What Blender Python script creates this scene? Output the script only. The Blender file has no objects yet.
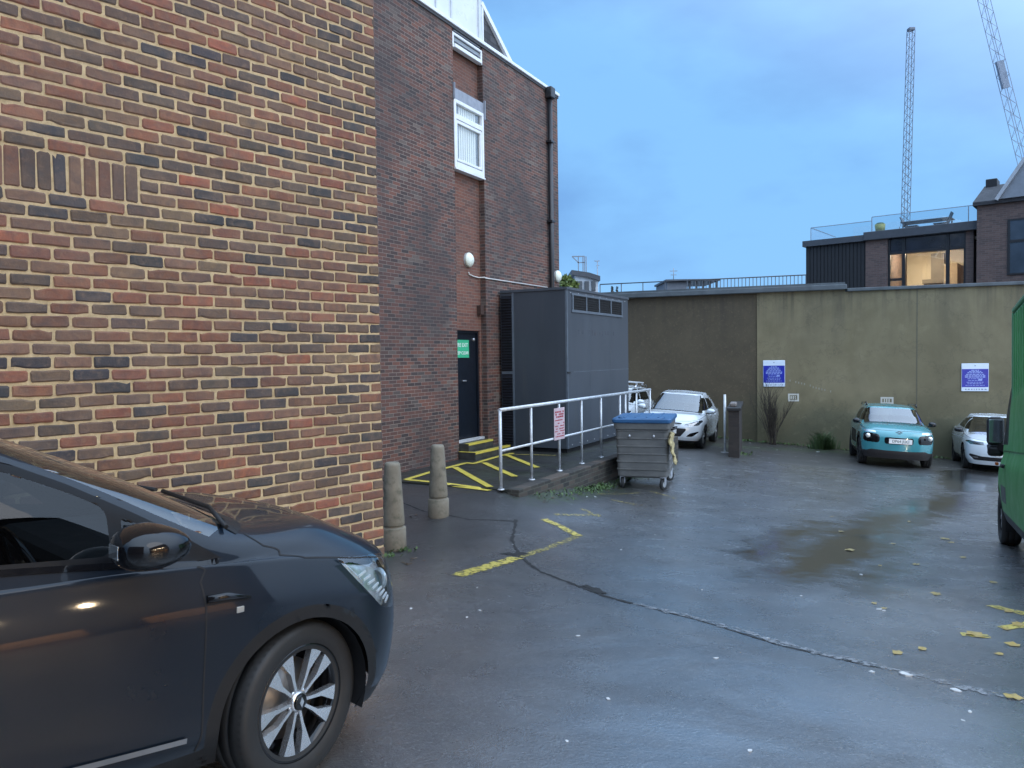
import bpy, bmesh, math, random
import numpy as np
from mathutils import Vector, Matrix
R = math.radians
scene = bpy.context.scene
col = scene.collection
EYE = 1.75                      # height of the camera above the tarmac at its feet

# ---------------------------------------------------------------- camera, sky, sun, exposure
F_PX, PITCH, ROLL = 769.0, R(2.01), R(0.8)
_fw = Vector((0, math.cos(PITCH), -math.sin(PITCH)))
_r0 = Vector((1, 0, 0)); _u0 = Vector((0, math.sin(PITCH), math.cos(PITCH)))
_rc = _r0 * math.cos(ROLL) - _u0 * math.sin(ROLL)
_uc = _r0 * math.sin(ROLL) + _u0 * math.cos(ROLL)
cd = bpy.data.cameras.new('camera'); cam = bpy.data.objects.new('camera', cd); col.objects.link(cam)
cd.sensor_width = 36; cd.lens = F_PX / 1024 * 36; cd.clip_end = 2000; cd.clip_start = 0.05
m = Matrix.Identity(4)
for i in range(3):
    m[i][0] = _rc[i]; m[i][1] = _uc[i]; m[i][2] = -_fw[i]
m[2][3] = EYE
cam.matrix_world = m
scene.camera = cam

SUN_EL, SUN_ROT = 40, 128
w = bpy.data.worlds.new('World'); scene.world = w; w.use_nodes = True
nt = w.node_tree; N = nt.nodes; L = nt.links
for n in list(N): N.remove(n)
out = N.new('ShaderNodeOutputWorld'); bg = N.new('ShaderNodeBackground')
sky = N.new('ShaderNodeTexSky'); sky.sky_type = 'NISHITA'; sky.sun_disc = False
sky.sun_elevation = R(SUN_EL); sky.sun_rotation = R(SUN_ROT); sky.altitude = 50
sky.air_density = 1.4; sky.dust_density = 0.4; sky.ozone_density = 3.5
tc = N.new('ShaderNodeTexCoord'); mp = N.new('ShaderNodeMapping')
mp.inputs['Scale'].default_value = (1.0, 1.0, 2.2); mp.inputs['Rotation'].default_value = (0.1, 0.35, 0.9)
mp.inputs['Location'].default_value = (0.35, 0.1, 0.2)
ns = N.new('ShaderNodeTexNoise'); ns.inputs['Scale'].default_value = 1.5; ns.inputs['Detail'].default_value = 6
ns.inputs['Roughness'].default_value = 0.46; ns.inputs['Distortion'].default_value = 0.35
cr = N.new('ShaderNodeValToRGB')
cr.color_ramp.elements[0].position = 0.40; cr.color_ramp.elements[0].color = (0, 0, 0, 1)
cr.color_ramp.elements[1].position = 0.60; cr.color_ramp.elements[1].color = (1, 1, 1, 1)
L.new(tc.outputs['Generated'], mp.inputs['Vector']); L.new(mp.outputs[0], ns.inputs['Vector']); L.new(ns.outputs['Fac'], cr.inputs['Fac'])
# two layers of cloud: a darker slate one and a paler one, over the Nishita sky
cl = N.new('ShaderNodeMixRGB'); cl.inputs[1].default_value = (1.0, 2.3, 5.2, 1); cl.inputs[2].default_value = (1.95, 4.35, 7.7, 1)
ns2 = N.new('ShaderNodeTexNoise'); ns2.inputs['Scale'].default_value = 5.0; ns2.inputs['Detail'].default_value = 6; ns2.inputs['Roughness'].default_value = .5
L.new(mp.outputs[0], ns2.inputs['Vector'])
mxn = N.new('ShaderNodeMixRGB'); mxn.inputs[0].default_value = .30; L.new(ns.outputs['Fac'], mxn.inputs[1]); L.new(ns2.outputs['Fac'], mxn.inputs[2]); L.new(mxn.outputs[0], cr.inputs['Fac'])
L.new(cr.outputs['Color'], cl.inputs[0])
mxs = N.new('ShaderNodeMixRGB'); mxs.inputs[0].default_value = 0.95
L.new(sky.outputs[0], mxs.inputs[1]); L.new(cl.outputs[0], mxs.inputs[2])
# the cloud is thin and bright high up behind the viewer, where the last daylight is
bk = Vector((math.sin(R(128)) * .48, math.cos(R(128)) * .48, .877))
vm = N.new('ShaderNodeVectorMath'); vm.operation = 'DOT_PRODUCT'; vm.inputs[1].default_value = bk; L.new(tc.outputs['Generated'], vm.inputs[0])
mr = N.new('ShaderNodeMapRange'); mr.interpolation_type = 'SMOOTHSTEP'; mr.inputs[1].default_value = .05; mr.inputs[2].default_value = .95; L.new(vm.outputs['Value'], mr.inputs[0])
mb_ = N.new('ShaderNodeMixRGB'); mb_.inputs[2].default_value = (15.0, 19.5, 26.0, 1)
L.new(mr.outputs[0], mb_.inputs[0]); L.new(mxs.outputs[0], mb_.inputs[1])
L.new(mb_.outputs[0], bg.inputs['Color']); bg.inputs['Strength'].default_value = 0.11
L.new(bg.outputs[0], out.inputs['Surface'])

sd = bpy.data.lights.new('sun', 'SUN'); sun = bpy.data.objects.new('sun', sd); col.objects.link(sun)
sd.energy = 0.5; sd.angle = R(40); sd.color = (1.0, 0.84, 0.66)
_sv = Vector((math.sin(R(SUN_ROT)) * math.cos(R(SUN_EL)), math.cos(R(SUN_ROT)) * math.cos(R(SUN_EL)), math.sin(R(SUN_EL))))
sun.rotation_euler = (-_sv).to_track_quat('-Z', 'Y').to_euler()
vs = scene.view_settings
vs.view_transform = 'Standard'; vs.look = 'None'; vs.gamma = 1; vs.use_curve_mapping = False; vs.exposure = 0.32

# ---------------------------------------------------------------- pixel -> world helpers
def ray(px, py):
    return (_fw + _rc * ((px - 512) / F_PX) + _uc * ((384 - py) / F_PX))
def at(px, py, Y):
    d = ray(px, py); return Vector((d.x / d.y * Y, Y, EYE + d.z / d.y * Y))
def sm(a, b, x):
    t = np.clip((np.asarray(x, float) - a) / (b - a), 0, 1); return t * t * (3 - 2 * t)
class Frame:
    """A wall line: X runs along the wall, Y into it, Z up."""
    def __init__(s, x, y, heading):
        s.o = Vector((x, y, 0)); h = R(heading)
        s.ex = Vector((math.sin(h), math.cos(h), 0)); s.ey = Vector((-s.ex.y, s.ex.x, 0))
        s.rz = math.atan2(s.ex.y, s.ex.x)
    def hit(s, px, py, depth=0.0):
        d = ray(px, py); o = s.o + s.ey * depth
        n = s.ey
        t = o.dot(n) / d.dot(n)
        p = d * t
        return ((p - s.o).dot(s.ex), EYE + p.z)
    def w(s, x, y, z=0): return s.o + s.ex * x + s.ey * y + Vector((0, 0, z))
    def loc(s, p): q = Vector((p[0], p[1], 0)) - s.o; return q.dot(s.ex), q.dot(s.ey)
FB = Frame(-0.745, 14.70, 28.5)          # brown brick office building
FW = Frame(-1.015, 5.95, 42.0)           # near multicoloured brick wall (ends at x = 0)
FF = Frame(8.55, 25.1, 110.0)           # rendered boundary wall at the back
FT = Frame(13.0, 34.0, 129.0)           # terrace building beyond

# ---------------------------------------------------------------- ground height
def gz(X, Y):
    X = np.asarray(X, float); Y = np.asarray(Y, float)
    g0 = np.interp(Y, [-40, -5, 0, 3.1, 6, 8, 10, 12.5, 15, 19, 24, 60], [-1.45, -1.55, -1.66, -1.80, -1.98, -2.10, -2.19, -2.215, -2.21, -2.19, -2.15, -2.15])
    Xc = np.where(X > 8, 8 + (X - 8) * .8, X); Xc = np.where(Xc < -2, -2 + (Xc + 2) * .2, Xc)
    z = g0 - Xc * (.01 + .0035 * np.clip(Y, 0, 24))
    dx = X - FB.o.x; dy = Y - FB.o.y
    s = dx * FB.ex.x + dy * FB.ex.y; d = -(dx * FB.ey.x + dy * FB.ey.y)
    bump = .29 * (1 - sm(3.4, 4.7, s)) * sm(-5.4, -3.0, s) * (1 - sm(2.0, 4.0, d)) * (1 - sm(-3.2, 0.3, s) * sm(2.0, 2.9, d))
    z = z + bump
    z = np.where((s > -6) & (s < 4.7) & (d < 4) & (d > -3), np.minimum(z, -1.905), z)
    z = z + .012 * np.sin(X * 1.7 + Y * .6) * np.sin(Y * 1.1 - X * .4)
    return z + EYE
def gpt(px, py):
    d = ray(px, py); t = 1.0
    for t in np.arange(1.5, 60, .02):
        p = d * t
        if EYE + p.z < gz(p.x, p.y): break
    return Vector((d.x * t, d.y * t, float(gz(d.x * t, d.y * t))))

# ---------------------------------------------------------------- object helpers
def tag(o, label=None, cat=None, group=None, kind=None):
    if label: o['label'] = label
    if cat: o['category'] = cat
    if group: o['group'] = group
    if kind: o['kind'] = kind
    return o
def empty(name, loc=(0, 0, 0), rz=0, label=None, cat=None, group=None):
    o = bpy.data.objects.new(name, None); col.objects.link(o)
    o.location = loc; o.rotation_euler = (0, 0, rz); o.empty_display_size = .1
    return tag(o, label, cat, group)
def children(o): return [c for c in bpy.data.objects if c.parent == o]
def copy_tree(o, parent=None):
    c = o.copy(); col.objects.link(c)
    if parent: c.parent = parent
    for ch in children(o): copy_tree(ch, c)
    return c

class MB:
    def __init__(s): s.v = []; s.f = []; s.m = []; s.sm = []
    def add(s, verts, faces, mi=0, smooth=False):
        b = len(s.v); s.v.extend([tuple(p) for p in verts])
        for f in faces: s.f.append([b + i for i in f]); s.m.append(mi); s.sm.append(smooth)
        return s
    def box(s, x0, x1, y0, y1, z0, z1, mi=0):
        v = [(x, y, z) for z in (z0, z1) for (x, y) in ((x0, y0), (x1, y0), (x1, y1), (x0, y1))]
        return s.add(v, [(3, 2, 1, 0), (4, 5, 6, 7), (0, 1, 5, 4), (1, 2, 6, 5), (2, 3, 7, 6), (3, 0, 4, 7)], mi)
    def bbox(s, x0, x1, y0, y1, z0, z1, b=.01, mi=0):
        """box with chamfered edges"""
        bm = bmesh.new(); bmesh.ops.create_cube(bm, size=1)
        for v in bm.verts: v.co = Vector(((x0 + x1) / 2 + v.co.x * (x1 - x0), (y0 + y1) / 2 + v.co.y * (y1 - y0), (z0 + z1) / 2 + v.co.z * (z1 - z0)))
        bmesh.ops.bevel(bm, geom=bm.edges[:], offset=b, segments=2, affect='EDGES', profile=.5)
        bm.verts.index_update()
        s.add([v.co[:] for v in bm.verts], [[v.index for v in f.verts] for f in bm.faces], mi, False); bm.free(); return s
    def bar(s, a, b, wx, wz, mi=0, up=(0, 0, 1)):
        a = Vector(a); b = Vector(b); d = (b - a).normalized(); u = Vector(up)
        if abs(d.dot(u)) > .99: u = Vector((1, 0, 0))
        x = d.cross(u).normalized(); z = x.cross(d)
        v = [p + x * sx * wx / 2 + z * sz * wz / 2 for p in (a, b) for (sx, sz) in ((-1, -1), (1, -1), (1, 1), (-1, 1))]
        return s.add(v, [(3, 2, 1, 0), (4, 5, 6, 7), (0, 1, 5, 4), (1, 2, 6, 5), (2, 3, 7, 6), (3, 0, 4, 7)], mi)
    def tube(s, pts, r, n=8, mi=0, caps=True):
        pts = [Vector(p) for p in pts]; k = len(pts)
        rs = r if isinstance(r, (list, tuple)) else [r] * k
        vs_ = []; prev = None
        for i, p in enumerate(pts):
            d = (pts[min(i + 1, k - 1)] - pts[max(i - 1, 0)]).normalized()
            if prev is None:
                x = d.cross(Vector((0, 0, 1)));
                if x.length < .01: x = d.cross(Vector((1, 0, 0)))
                x.normalize()
            else:
                x = prev - d * prev.dot(d); x.normalize()
            prev = x; y = d.cross(x)
            for j in range(n):
                a = 2 * math.pi * j / n
                vs_.append(p + (x * math.cos(a) + y * math.sin(a)) * rs[i])
        fs = [(i * n + j, i * n + (j + 1) % n, (i + 1) * n + (j + 1) % n, (i + 1) * n + j) for i in range(k - 1) for j in range(n)]
        s.add(vs_, fs, mi, True)
        if caps:
            b = len(s.v) - len(vs_)
            s.f.append([b + j for j in range(n)][::-1]); s.m.append(mi); s.sm.append(False)
            s.f.append([b + (k - 1) * n + j for j in range(n)]); s.m.append(mi); s.sm.append(False)
        return s
    def lathe(s, prof, n=24, axis='z', c=(0, 0, 0), mi=0, smooth=True):
        vs_ = []
        for (r, h) in prof:
            for j in range(n):
                a = 2 * math.pi * j / n; x, y = r * math.cos(a), r * math.sin(a)
                p = {'z': (x, y, h), 'y': (x, h, y), 'x': (h, x, y)}[axis]
                vs_.append((p[0] + c[0], p[1] + c[1], p[2] + c[2]))
        k = len(prof)
        fl = axis == 'y'
        fs = []
        for i in range(k - 1):
            for j in range(n):
                q = (i * n + j, i * n + (j + 1) % n, (i + 1) * n + (j + 1) % n, (i + 1) * n + j)
                fs.append(q[::-1] if fl else q)
        return s.add(vs_, fs, mi, smooth)
    def prism(s, poly, f, h0, h1, mi=0):
        """polygon in 2D, f(u, v, h) -> 3D"""
        n = len(poly)
        v = [f(u, w_, h0) for (u, w_) in poly] + [f(u, w_, h1) for (u, w_) in poly]
        fs = [tuple(range(n))[::-1], tuple(range(n, 2 * n))] + [(i, (i + 1) % n, n + (i + 1) % n, n + i) for i in range(n)]
        return s.add(v, fs, mi)
    def xf(s, M, start=0):
        for i in range(start, len(s.v)): s.v[i] = tuple(M @ Vector(s.v[i]))
        return s
    def build(s, name, mats, parent=None, fix=True):
        me = bpy.data.meshes.new(name); me.from_pydata(s.v, [], s.f)
        for mt in (mats if isinstance(mats, (list, tuple)) else [mats]): me.materials.append(mt)
        me.polygons.foreach_set('material_index', s.m); me.polygons.foreach_set('use_smooth', s.sm)
        if fix:
            bm = bmesh.new(); bm.from_mesh(me); bmesh.ops.recalc_face_normals(bm, faces=bm.faces[:]); bm.to_mesh(me); bm.free()
        me.update()
        o = bpy.data.objects.new(name, me); col.objects.link(o)
        if parent: o.parent = parent
        return o

def text_mb(body, size, ext=.001, align='CENTER', mi=0):
    cu = bpy.data.curves.new('t', 'FONT'); cu.body = body; cu.size = size; cu.extrude = ext; cu.align_x = align; cu.align_y = 'CENTER'; cu.resolution_u = 3
    ob = bpy.data.objects.new('t', cu); me = bpy.data.meshes.new_from_object(ob)
    mb = MB(); mb.add([v.co[:] for v in me.vertices], [list(p.vertices) for p in me.polygons], mi)
    bpy.data.objects.remove(ob); bpy.data.curves.remove(cu); bpy.data.meshes.remove(me); return mb

# ---------------------------------------------------------------- materials
class NT:
    def __init__(s, name):
        s.mat = bpy.data.materials.new(name); s.mat.use_nodes = True
        s.t = s.mat.node_tree; s.n = s.t.nodes; s.l = s.t.links
        s.b = s.n['Principled BSDF']; s.o = s.n['Material Output']
        s.tc = s.n.new('ShaderNodeTexCoord'); s.gm = s.n.new('ShaderNodeNewGeometry')
    def set(s, sock, v):
        if hasattr(v, 'is_output'): s.l.new(v, sock)
        elif isinstance(v, (tuple, list)): sock.default_value = (*v, 1) if len(v) == 3 and len(sock.default_value) == 4 else v
        else: sock.default_value = v
    def noise(s, scale, detail=4, rough=.55, dist=0, vec=None, sx=(1, 1, 1)):
        n = s.n.new('ShaderNodeTexNoise'); n.inputs['Scale'].default_value = scale; n.inputs['Detail'].default_value = detail
        n.inputs['Roughness'].default_value = rough; n.inputs['Distortion'].default_value = dist
        v = vec or s.tc.outputs['Object']
        if sx != (1, 1, 1):
            m_ = s.n.new('ShaderNodeMapping'); m_.inputs['Scale'].default_value = sx; s.l.new(v, m_.inputs[0]); v = m_.outputs[0]
        s.l.new(v, n.inputs['Vector']); return n.outputs['Fac']
    def ramp(s, fac, stops):
        r = s.n.new('ShaderNodeValToRGB'); e = r.color_ramp.elements
        while len(e) < len(stops): e.new(.5)
        for i, (p, c) in enumerate(stops):
            e[i].position = p; e[i].color = (*c, 1) if isinstance(c, (tuple, list)) else (c, c, c, 1)
        s.l.new(fac, r.inputs[0]); return r.outputs[0]
    def mix(s, fac, a, b, mode='MIX'):
        m_ = s.n.new('ShaderNodeMixRGB'); m_.blend_type = mode
        s.set(m_.inputs[0], fac); s.set(m_.inputs[1], a); s.set(m_.inputs[2], b); return m_.outputs[0]
    def math(s, op, a, b=0.0, clamp=False):
        m_ = s.n.new('ShaderNodeMath'); m_.operation = op; m_.use_clamp = clamp
        s.set(m_.inputs[0], a); s.set(m_.inputs[1], b); return m_.outputs[0]
    def sep(s, v):
        n = s.n.new('ShaderNodeSeparateXYZ'); s.l.new(v, n.inputs[0]); return n.outputs
    def comb(s, x, y, z):
        n = s.n.new('ShaderNodeCombineXYZ')
        for i, v in enumerate((x, y, z)): s.set(n.inputs[i], v)
        return n.outputs[0]
    def bump(s, h, strength=.3, dist=.01, nrm=None):
        b = s.n.new('ShaderNodeBump'); b.inputs['Strength'].default_value = strength; b.inputs['Distance'].default_value = dist
        s.l.new(h, b.inputs['Height'])
        if nrm: s.l.new(nrm, b.inputs['Normal'])
        return b.outputs[0]
    def attr(s, name):
        a = s.n.new('ShaderNodeAttribute'); a.attribute_name = name; return a.outputs
    def fin(s, color=None, rough=None, metal=None, normal=None, spec=None, coat=None, coatr=None):
        for k, v in (('Base Color', color), ('Roughness', rough), ('Metallic', metal), ('Normal', normal), ('Specular IOR Level', spec), ('Coat Weight', coat), ('Coat Roughness', coatr)):
            if v is not None: s.set(s.b.inputs[k], v)
        return s.mat

_mc = {}
def plain(name, c, rough=.5, metal=0, var=.12, scale=6, bump=0, bscale=60, coat=0, spec=None, sx=(1, 1, 1)):
    if name in _mc: return _mc[name]
    t = NT(name)
    n = t.noise(scale, 5, sx=sx)
    lo = tuple(x * (1 - var) for x in c); hi = tuple(min(1, x * (1 + var)) for x in c)
    cc = t.ramp(n, [(.3, lo), (.7, hi)])
    nr = t.bump(t.noise(bscale, 3), bump, .01) if bump else None
    rr = t.ramp(t.noise(scale * 2.3, 4), [(.3, max(0, rough - .07)), (.7, min(1, rough + .07))]) if rough > .12 else rough
    _mc[name] = t.fin(cc, rr, metal, nr, spec, coat or None, .03 if coat else None)
    return _mc[name]
def glass(name, tint=(.75, .82, .85), dark=.0, rough=0.0, gain=1.3):
    """thin sheet glass: Fresnel mix of see-through and mirror"""
    if name in _mc: return _mc[name]
    t = NT(name); tr = t.n.new('ShaderNodeBsdfTransparent'); tr.inputs[0].default_value = (*tint, 1)
    gl = t.n.new('ShaderNodeBsdfGlossy'); gl.inputs['Roughness'].default_value = rough; gl.inputs[0].default_value = (1, 1, 1, 1)
    fr = t.n.new('ShaderNodeFresnel'); 
    bf = t.math('MULTIPLY_ADD', t.gm.outputs['Backfacing'], 1 / 1.55 - 1.55); t.n[-1].inputs[2].default_value = 1.55; t.l.new(bf, fr.inputs[0])
    f2 = t.math('MULTIPLY_ADD', fr.outputs[0], gain, True); t.n[-1].inputs[2].default_value = dark
    mx = t.n.new('ShaderNodeMixShader'); t.l.new(f2, mx.inputs[0]); t.l.new(tr.outputs[0], mx.inputs[1]); t.l.new(gl.outputs[0], mx.inputs[2])
    t.l.new(mx.outputs[0], t.o.inputs['Surface']); _mc[name] = t.mat; return t.mat
def emit(name, c, s):
    if name in _mc: return _mc[name]
    t = NT(name); t.set(t.b.inputs['Base Color'], c); t.set(t.b.inputs['Emission Color'], c); t.b.inputs['Emission Strength'].default_value = s
    _mc[name] = t.mat; return t.mat
def carpaint(name, c, flake=.0, rough=.22, dirt=.15):
    t = NT(name)
    n = t.noise(3.0, 5); d = t.ramp(n, [(.35, 0.0), (.75, dirt)])
    drops = t.noise(240, 2, .5); nd = t.bump(t.ramp(drops, [(.6, 0.0), (.72, 1.0)]), .05, .003)
    cc = t.mix(d, c, (.10, .095, .085))
    return t.fin(cc, t.ramp(n, [(.3, rough * .8), (.75, rough * 1.5)]), flake, nd, None, 1.0, .04)

def brick_nodes(t, ramp_stops, mortar, bw=.225, bh=.075, mort=.010, seed=0, dirt=(.5, .06, .05, .045), zshift=0):
    P = t.sep(t.tc.outputs['Object']); Nn = t.sep(t.tc.outputs['Normal'])
    ax = t.math('ABSOLUTE', Nn[0]); isx = t.math('GREATER_THAN', ax, .7)
    u = t.math('ADD', t.math('MULTIPLY', P[1], isx), t.math('MULTIPLY', P[0], t.math('SUBTRACT', 1.0, isx)))
    u = t.math('ADD', u, 200.0 * .225 + seed)
    v = t.math('ADD', P[2], 10.0 + zshift)
    wob = t.noise(9, 3); u = t.math('ADD', u, t.math('MULTIPLY', t.math('SUBTRACT', wob, .5), .006)); v = t.math('ADD', v, t.math('MULTIPLY', t.math('SUBTRACT', t.noise(7, 3), .5), .006))
    vec = t.comb(u, v, 0.0)
    b = t.n.new('ShaderNodeTexBrick'); t.l.new(vec, b.inputs['Vector'])
    b.inputs['Color1'].default_value = (0, 0, 0, 1); b.inputs['Color2'].default_value = (1, 1, 1, 1); b.inputs['Mortar'].default_value = (.5, .5, .5, 1)
    b.inputs['Scale'].default_value = 1; b.inputs['Mortar Size'].default_value = mort / 2; b.inputs['Mortar Smooth'].default_value = .25
    b.inputs['Brick Width'].default_value = bw; b.inputs['Row Height'].default_value = bh; b.offset = .5
    c = t.ramp(b.outputs['Color'], ramp_stops)
    c = t.mix(t.ramp(t.noise(45, 4), [(.3, 0.0), (.8, .45)]), c, (.05, .045, .045))
    mo = t.mix(t.noise(30, 4), mortar, tuple(x * .55 for x in mortar))
    c = t.mix(b.outputs['Fac'], c, mo)
    dn = t.ramp(t.noise(.55, 6, .6, .6), [(.4, 0.0), (.75, dirt[0])])
    c = t.mix(dn, c, dirt[1:])
    h = t.math('ADD', t.math('MULTIPLY', t.math('SUBTRACT', 1.0, b.outputs['Fac']), 1.0), t.math('MULTIPLY', t.noise(70, 4), .35))
    return c, h
def brick_mat(name, stops, mortar, **k):
    t = NT(name); c, h = brick_nodes(t, stops, mortar, **k)
    return t.fin(c, .82, 0, t.bump(h, .55, .006))
# ---------------------------------------------------------------- the setting: wet tarmac
def poly_sd(P, poly):
    """signed distance (inside negative) of Nx2 points to a polygon"""
    P = np.asarray(P, float); q = np.asarray(poly, float); n = len(q); d = np.full(len(P), 1e9); ins = np.zeros(len(P), bool)
    for i in range(n):
        a = q[i]; b = q[(i + 1) % n]; e = b - a; w_ = P - a
        t = np.clip((w_ @ e) / max(1e-12, e @ e), 0, 1); d = np.minimum(d, np.hypot(*(w_ - t[:, None] * e).T))
        c = ((a[1] > P[:, 1]) != (b[1] > P[:, 1]))
        with np.errstate(divide='ignore', invalid='ignore'):
            xi = (b[0] - a[0]) * (P[:, 1] - a[1]) / (b[1] - a[1]) + a[0]
        ins ^= c & (P[:, 0] < xi)
    return np.where(ins, -d, d)
def line_d(P, pts):
    P = np.asarray(P, float); q = np.asarray(pts, float); d = np.full(len(P), 1e9)
    for i in range(len(q) - 1):
        a = q[i]; e = q[i + 1] - a; w_ = P - a; t = np.clip((w_ @ e) / (e @ e), 0, 1)
        d = np.minimum(d, np.hypot(*(w_ - t[:, None] * e).T))
    return d
def gpoly(pix): return [tuple(gpt(*p)[:2]) for p in pix]

def coords(lo, hi, step, far):
    a = list(np.arange(lo, hi, step)); b = []; x = hi; s = step
    while x < far: b.append(x); s *= 1.45; x += s
    b.append(far); c = []; x = lo - step; s = step
    while x > -far: c.append(x); s *= 1.45; x -= s
    c.append(-far); return np.array(c[::-1] + a + b)
gx = coords(-4.2, 15, .11, 700); gy = coords(2.0, 26, .11, 700)
GX, GY = np.meshgrid(gx, gy); P2 = np.stack([GX.ravel(), GY.ravel()], 1)
GZ = gz(P2[:, 0], P2[:, 1])
nx, ny = len(gx), len(gy)
ii = np.arange(nx * ny).reshape(ny, nx)
fc = np.stack([ii[:-1, :-1], ii[:-1, 1:], ii[1:, 1:], ii[1:, :-1]], -1).reshape(-1, 4)
me = bpy.data.meshes.new('car_park_ground'); me.from_pydata(np.column_stack([P2, GZ]).tolist(), [], fc.tolist())
me.polygons.foreach_set('use_smooth', [True] * len(me.polygons))
def put(name, arr):
    a = me.attributes.new(name, 'FLOAT', 'POINT'); a.data.foreach_set('value', np.asarray(arr, np.float32))
pud = np.zeros(len(P2))
for poly, soft in (([(758, 578), (800, 548), (850, 522), (905, 503), (962, 494), (970, 506), (925, 518), (905, 532), (890, 560), (872, 597), (862, 590), (868, 562), (835, 570), (800, 582)], .9),
                   ([(735, 553), (775, 532), (830, 522), (800, 545), (760, 560)], .9),
                   ([(940, 470), (1000, 470), (995, 492), (950, 492)], .5)):
    pud = np.maximum(pud, sm(soft, -soft, poly_sd(P2, gpoly(poly))))
put('puddle', pud)
ln = gpoly([(583, 587), (632, 603), (700, 620), (780, 645), (880, 668), (1024, 702)])
st = sm(.28, .0, line_d(P2, ln)) * .9
st = np.maximum(st, sm(1.1, .1, line_d(P2, gpoly([(560, 560), (700, 600), (860, 655), (1010, 690)]))) * .35)
put('stream', st)
dx_ = P2[:, 0] - FB.o.x; dy_ = P2[:, 1] - FB.o.y
s_ = dx_ * FB.ex.x + dy_ * FB.ex.y; d_ = -(dx_ * FB.ey.x + dy_ * FB.ey.y)
put('apron', sm(3.6, 2.9, d_) * sm(-7.6, -6.4, s_) * sm(2, -1, s_))
put('moss', np.maximum(sm(.55, .05, np.abs(d_ - 2.75)) * sm(-3.6, -2.4, s_) * sm(4.5, 2, s_), sm(.9, .1, line_d(P2, gpoly([(725, 446), (850, 452), (1000, 458)])))) )
put('bay', sm(.3, -.3, poly_sd(P2, gpoly([(560, 470), (628, 462), (735, 459), (860, 470), (1010, 478), (1023, 440), (560, 420)]))))
ground = bpy.data.objects.new('car_park_ground', me); col.objects.link(ground); tag(ground, kind='structure')

def _film(t, base, ro, bn, hgt, wet, pm):
    # a film of rain water lies over the tarmac: a clear coat with its own, softer ripple
    b2 = t.n.new('ShaderNodeBump'); b2.inputs['Distance'].default_value = .006; t.l.new(hgt, b2.inputs['Height'])
    t.l.new(t.math('MULTIPLY', t.math('SUBTRACT', 1.0, wet), .34), b2.inputs['Strength'])
    t.l.new(b2.outputs[0], t.b.inputs['Coat Normal']); t.b.inputs['Coat IOR'].default_value = 3.0
    cw = t.ramp(t.noise(.75, 7, .66, .8), [(.36, .30), (.58, 1.0)]); cw = t.mix(t.math('MULTIPLY', t.attr('bay')['Fac'], .75), cw, (.25, .25, .25)); cw = t.mix(t.math('MULTIPLY', t.attr('apron')['Fac'], .85), cw, (.12, .12, .12))
    cw = t.mix(wet, cw, (1, 1, 1)); cw = t.mix(pm, cw, (.42, .42, .42)); crr = t.mix(wet, t.ramp(t.noise(2.2, 6, .65), [(.3, .16), (.7, .30)]), (.11, .11, .11))
    return t.fin(base, ro, 0, bn.outputs[0], .5, cw, crr)
t = NT('wet_tarmac')
base = t.ramp(t.noise(140, 3, .7), [(.25, (.024, .025, .027)), (.55, (.064, .066, .070)), (.8, (.13, .13, .132))])
base = t.mix(t.ramp(t.noise(62, 3, .7), [(.58, 0.0), (.66, .8)]), base, (.19, .19, .185)); base = t.mix(t.ramp(t.noise(75, 3, .7), [(.34, .8), (.42, 0.0)]), base, (.006, .006, .006))
big = t.noise(.45, 6, .6, .8)
base = t.mix(t.ramp(big, [(.44, 0.0), (.74, .55)]), base, (.035, .037, .040))
pat = t.ramp(t.noise(1.9, 6, .65, .5), [(.42, 0.0), (.62, .5)])
base = t.mix(pat, base, (.085, .083, .080))
base = t.mix(t.math('MULTIPLY', t.attr('apron')['Fac'], .75), base, (.020, .021, .022))
base = t.mix(t.math('MULTIPLY', t.attr('bay')['Fac'], .75), base, (.022, .021, .019))  # bay darkened in colour to imitate the back wall's dark reflection
mossm = t.math('MULTIPLY', t.attr('moss')['Fac'], t.ramp(t.noise(6, 6, .7), [(.42, 0.0), (.62, 1.0)]))
base = t.mix(mossm, base, (.035, .06, .016))
pn = t.math('ADD', t.attr('puddle')['Fac'], t.math('MULTIPLY', t.math('SUBTRACT', t.noise(2.6, 6, .65), .5), 1.1))
pm = t.ramp(pn, [(.26, 0.0), (.74, 1.0)])
auto = t.ramp(t.noise(.8, 7, .62, .7), [(.56, 0.0), (.70, .55)])
sw = t.math('MULTIPLY', t.attr('stream')['Fac'], t.ramp(t.noise(5, 5, .6), [(.3, .35), (.6, 1.0)]))
wet = t.math('MAXIMUM', pm, t.math('MAXIMUM', t.math('MULTIPLY', auto, .6), t.math('MULTIPLY', sw, .75)), True)
base = t.mix(t.math('MULTIPLY', pm, .8), base, (.020, .019, .018))
ro = t.ramp(t.noise(3.2, 6, .7, .4), [(.3, .22), (.7, .38)])
ro = t.mix(t.math('MULTIPLY', t.attr('bay')['Fac'], .8), ro, (.58, .58, .58))
ro = t.mix(t.math('MULTIPLY', t.attr('apron')['Fac'], .35), ro, (.5, .5, .5))
ro = t.mix(sw, ro, (.24, .24, .24))
ro = t.mix(pm, ro, (.16, .16, .16))
hgt = t.math('ADD', t.math('ADD', t.math('MULTIPLY', t.noise(160, 2, .6), .6), t.math('MULTIPLY', t.noise(14, 5, .65), .6)), t.math('MULTIPLY', t.noise(55, 4, .7), 1.1))
bs = t.math('SUBTRACT', 1.0, t.math('MULTIPLY', wet, .97))
bn = t.n.new('ShaderNodeBump'); bn.inputs['Distance'].default_value = .010
t.l.new(hgt, bn.inputs['Height']); t.l.new(t.math('MULTIPLY', bs, .55), bn.inputs['Strength'])
me.materials.append(_film(t, base, ro, bn, hgt, wet, pm))

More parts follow.
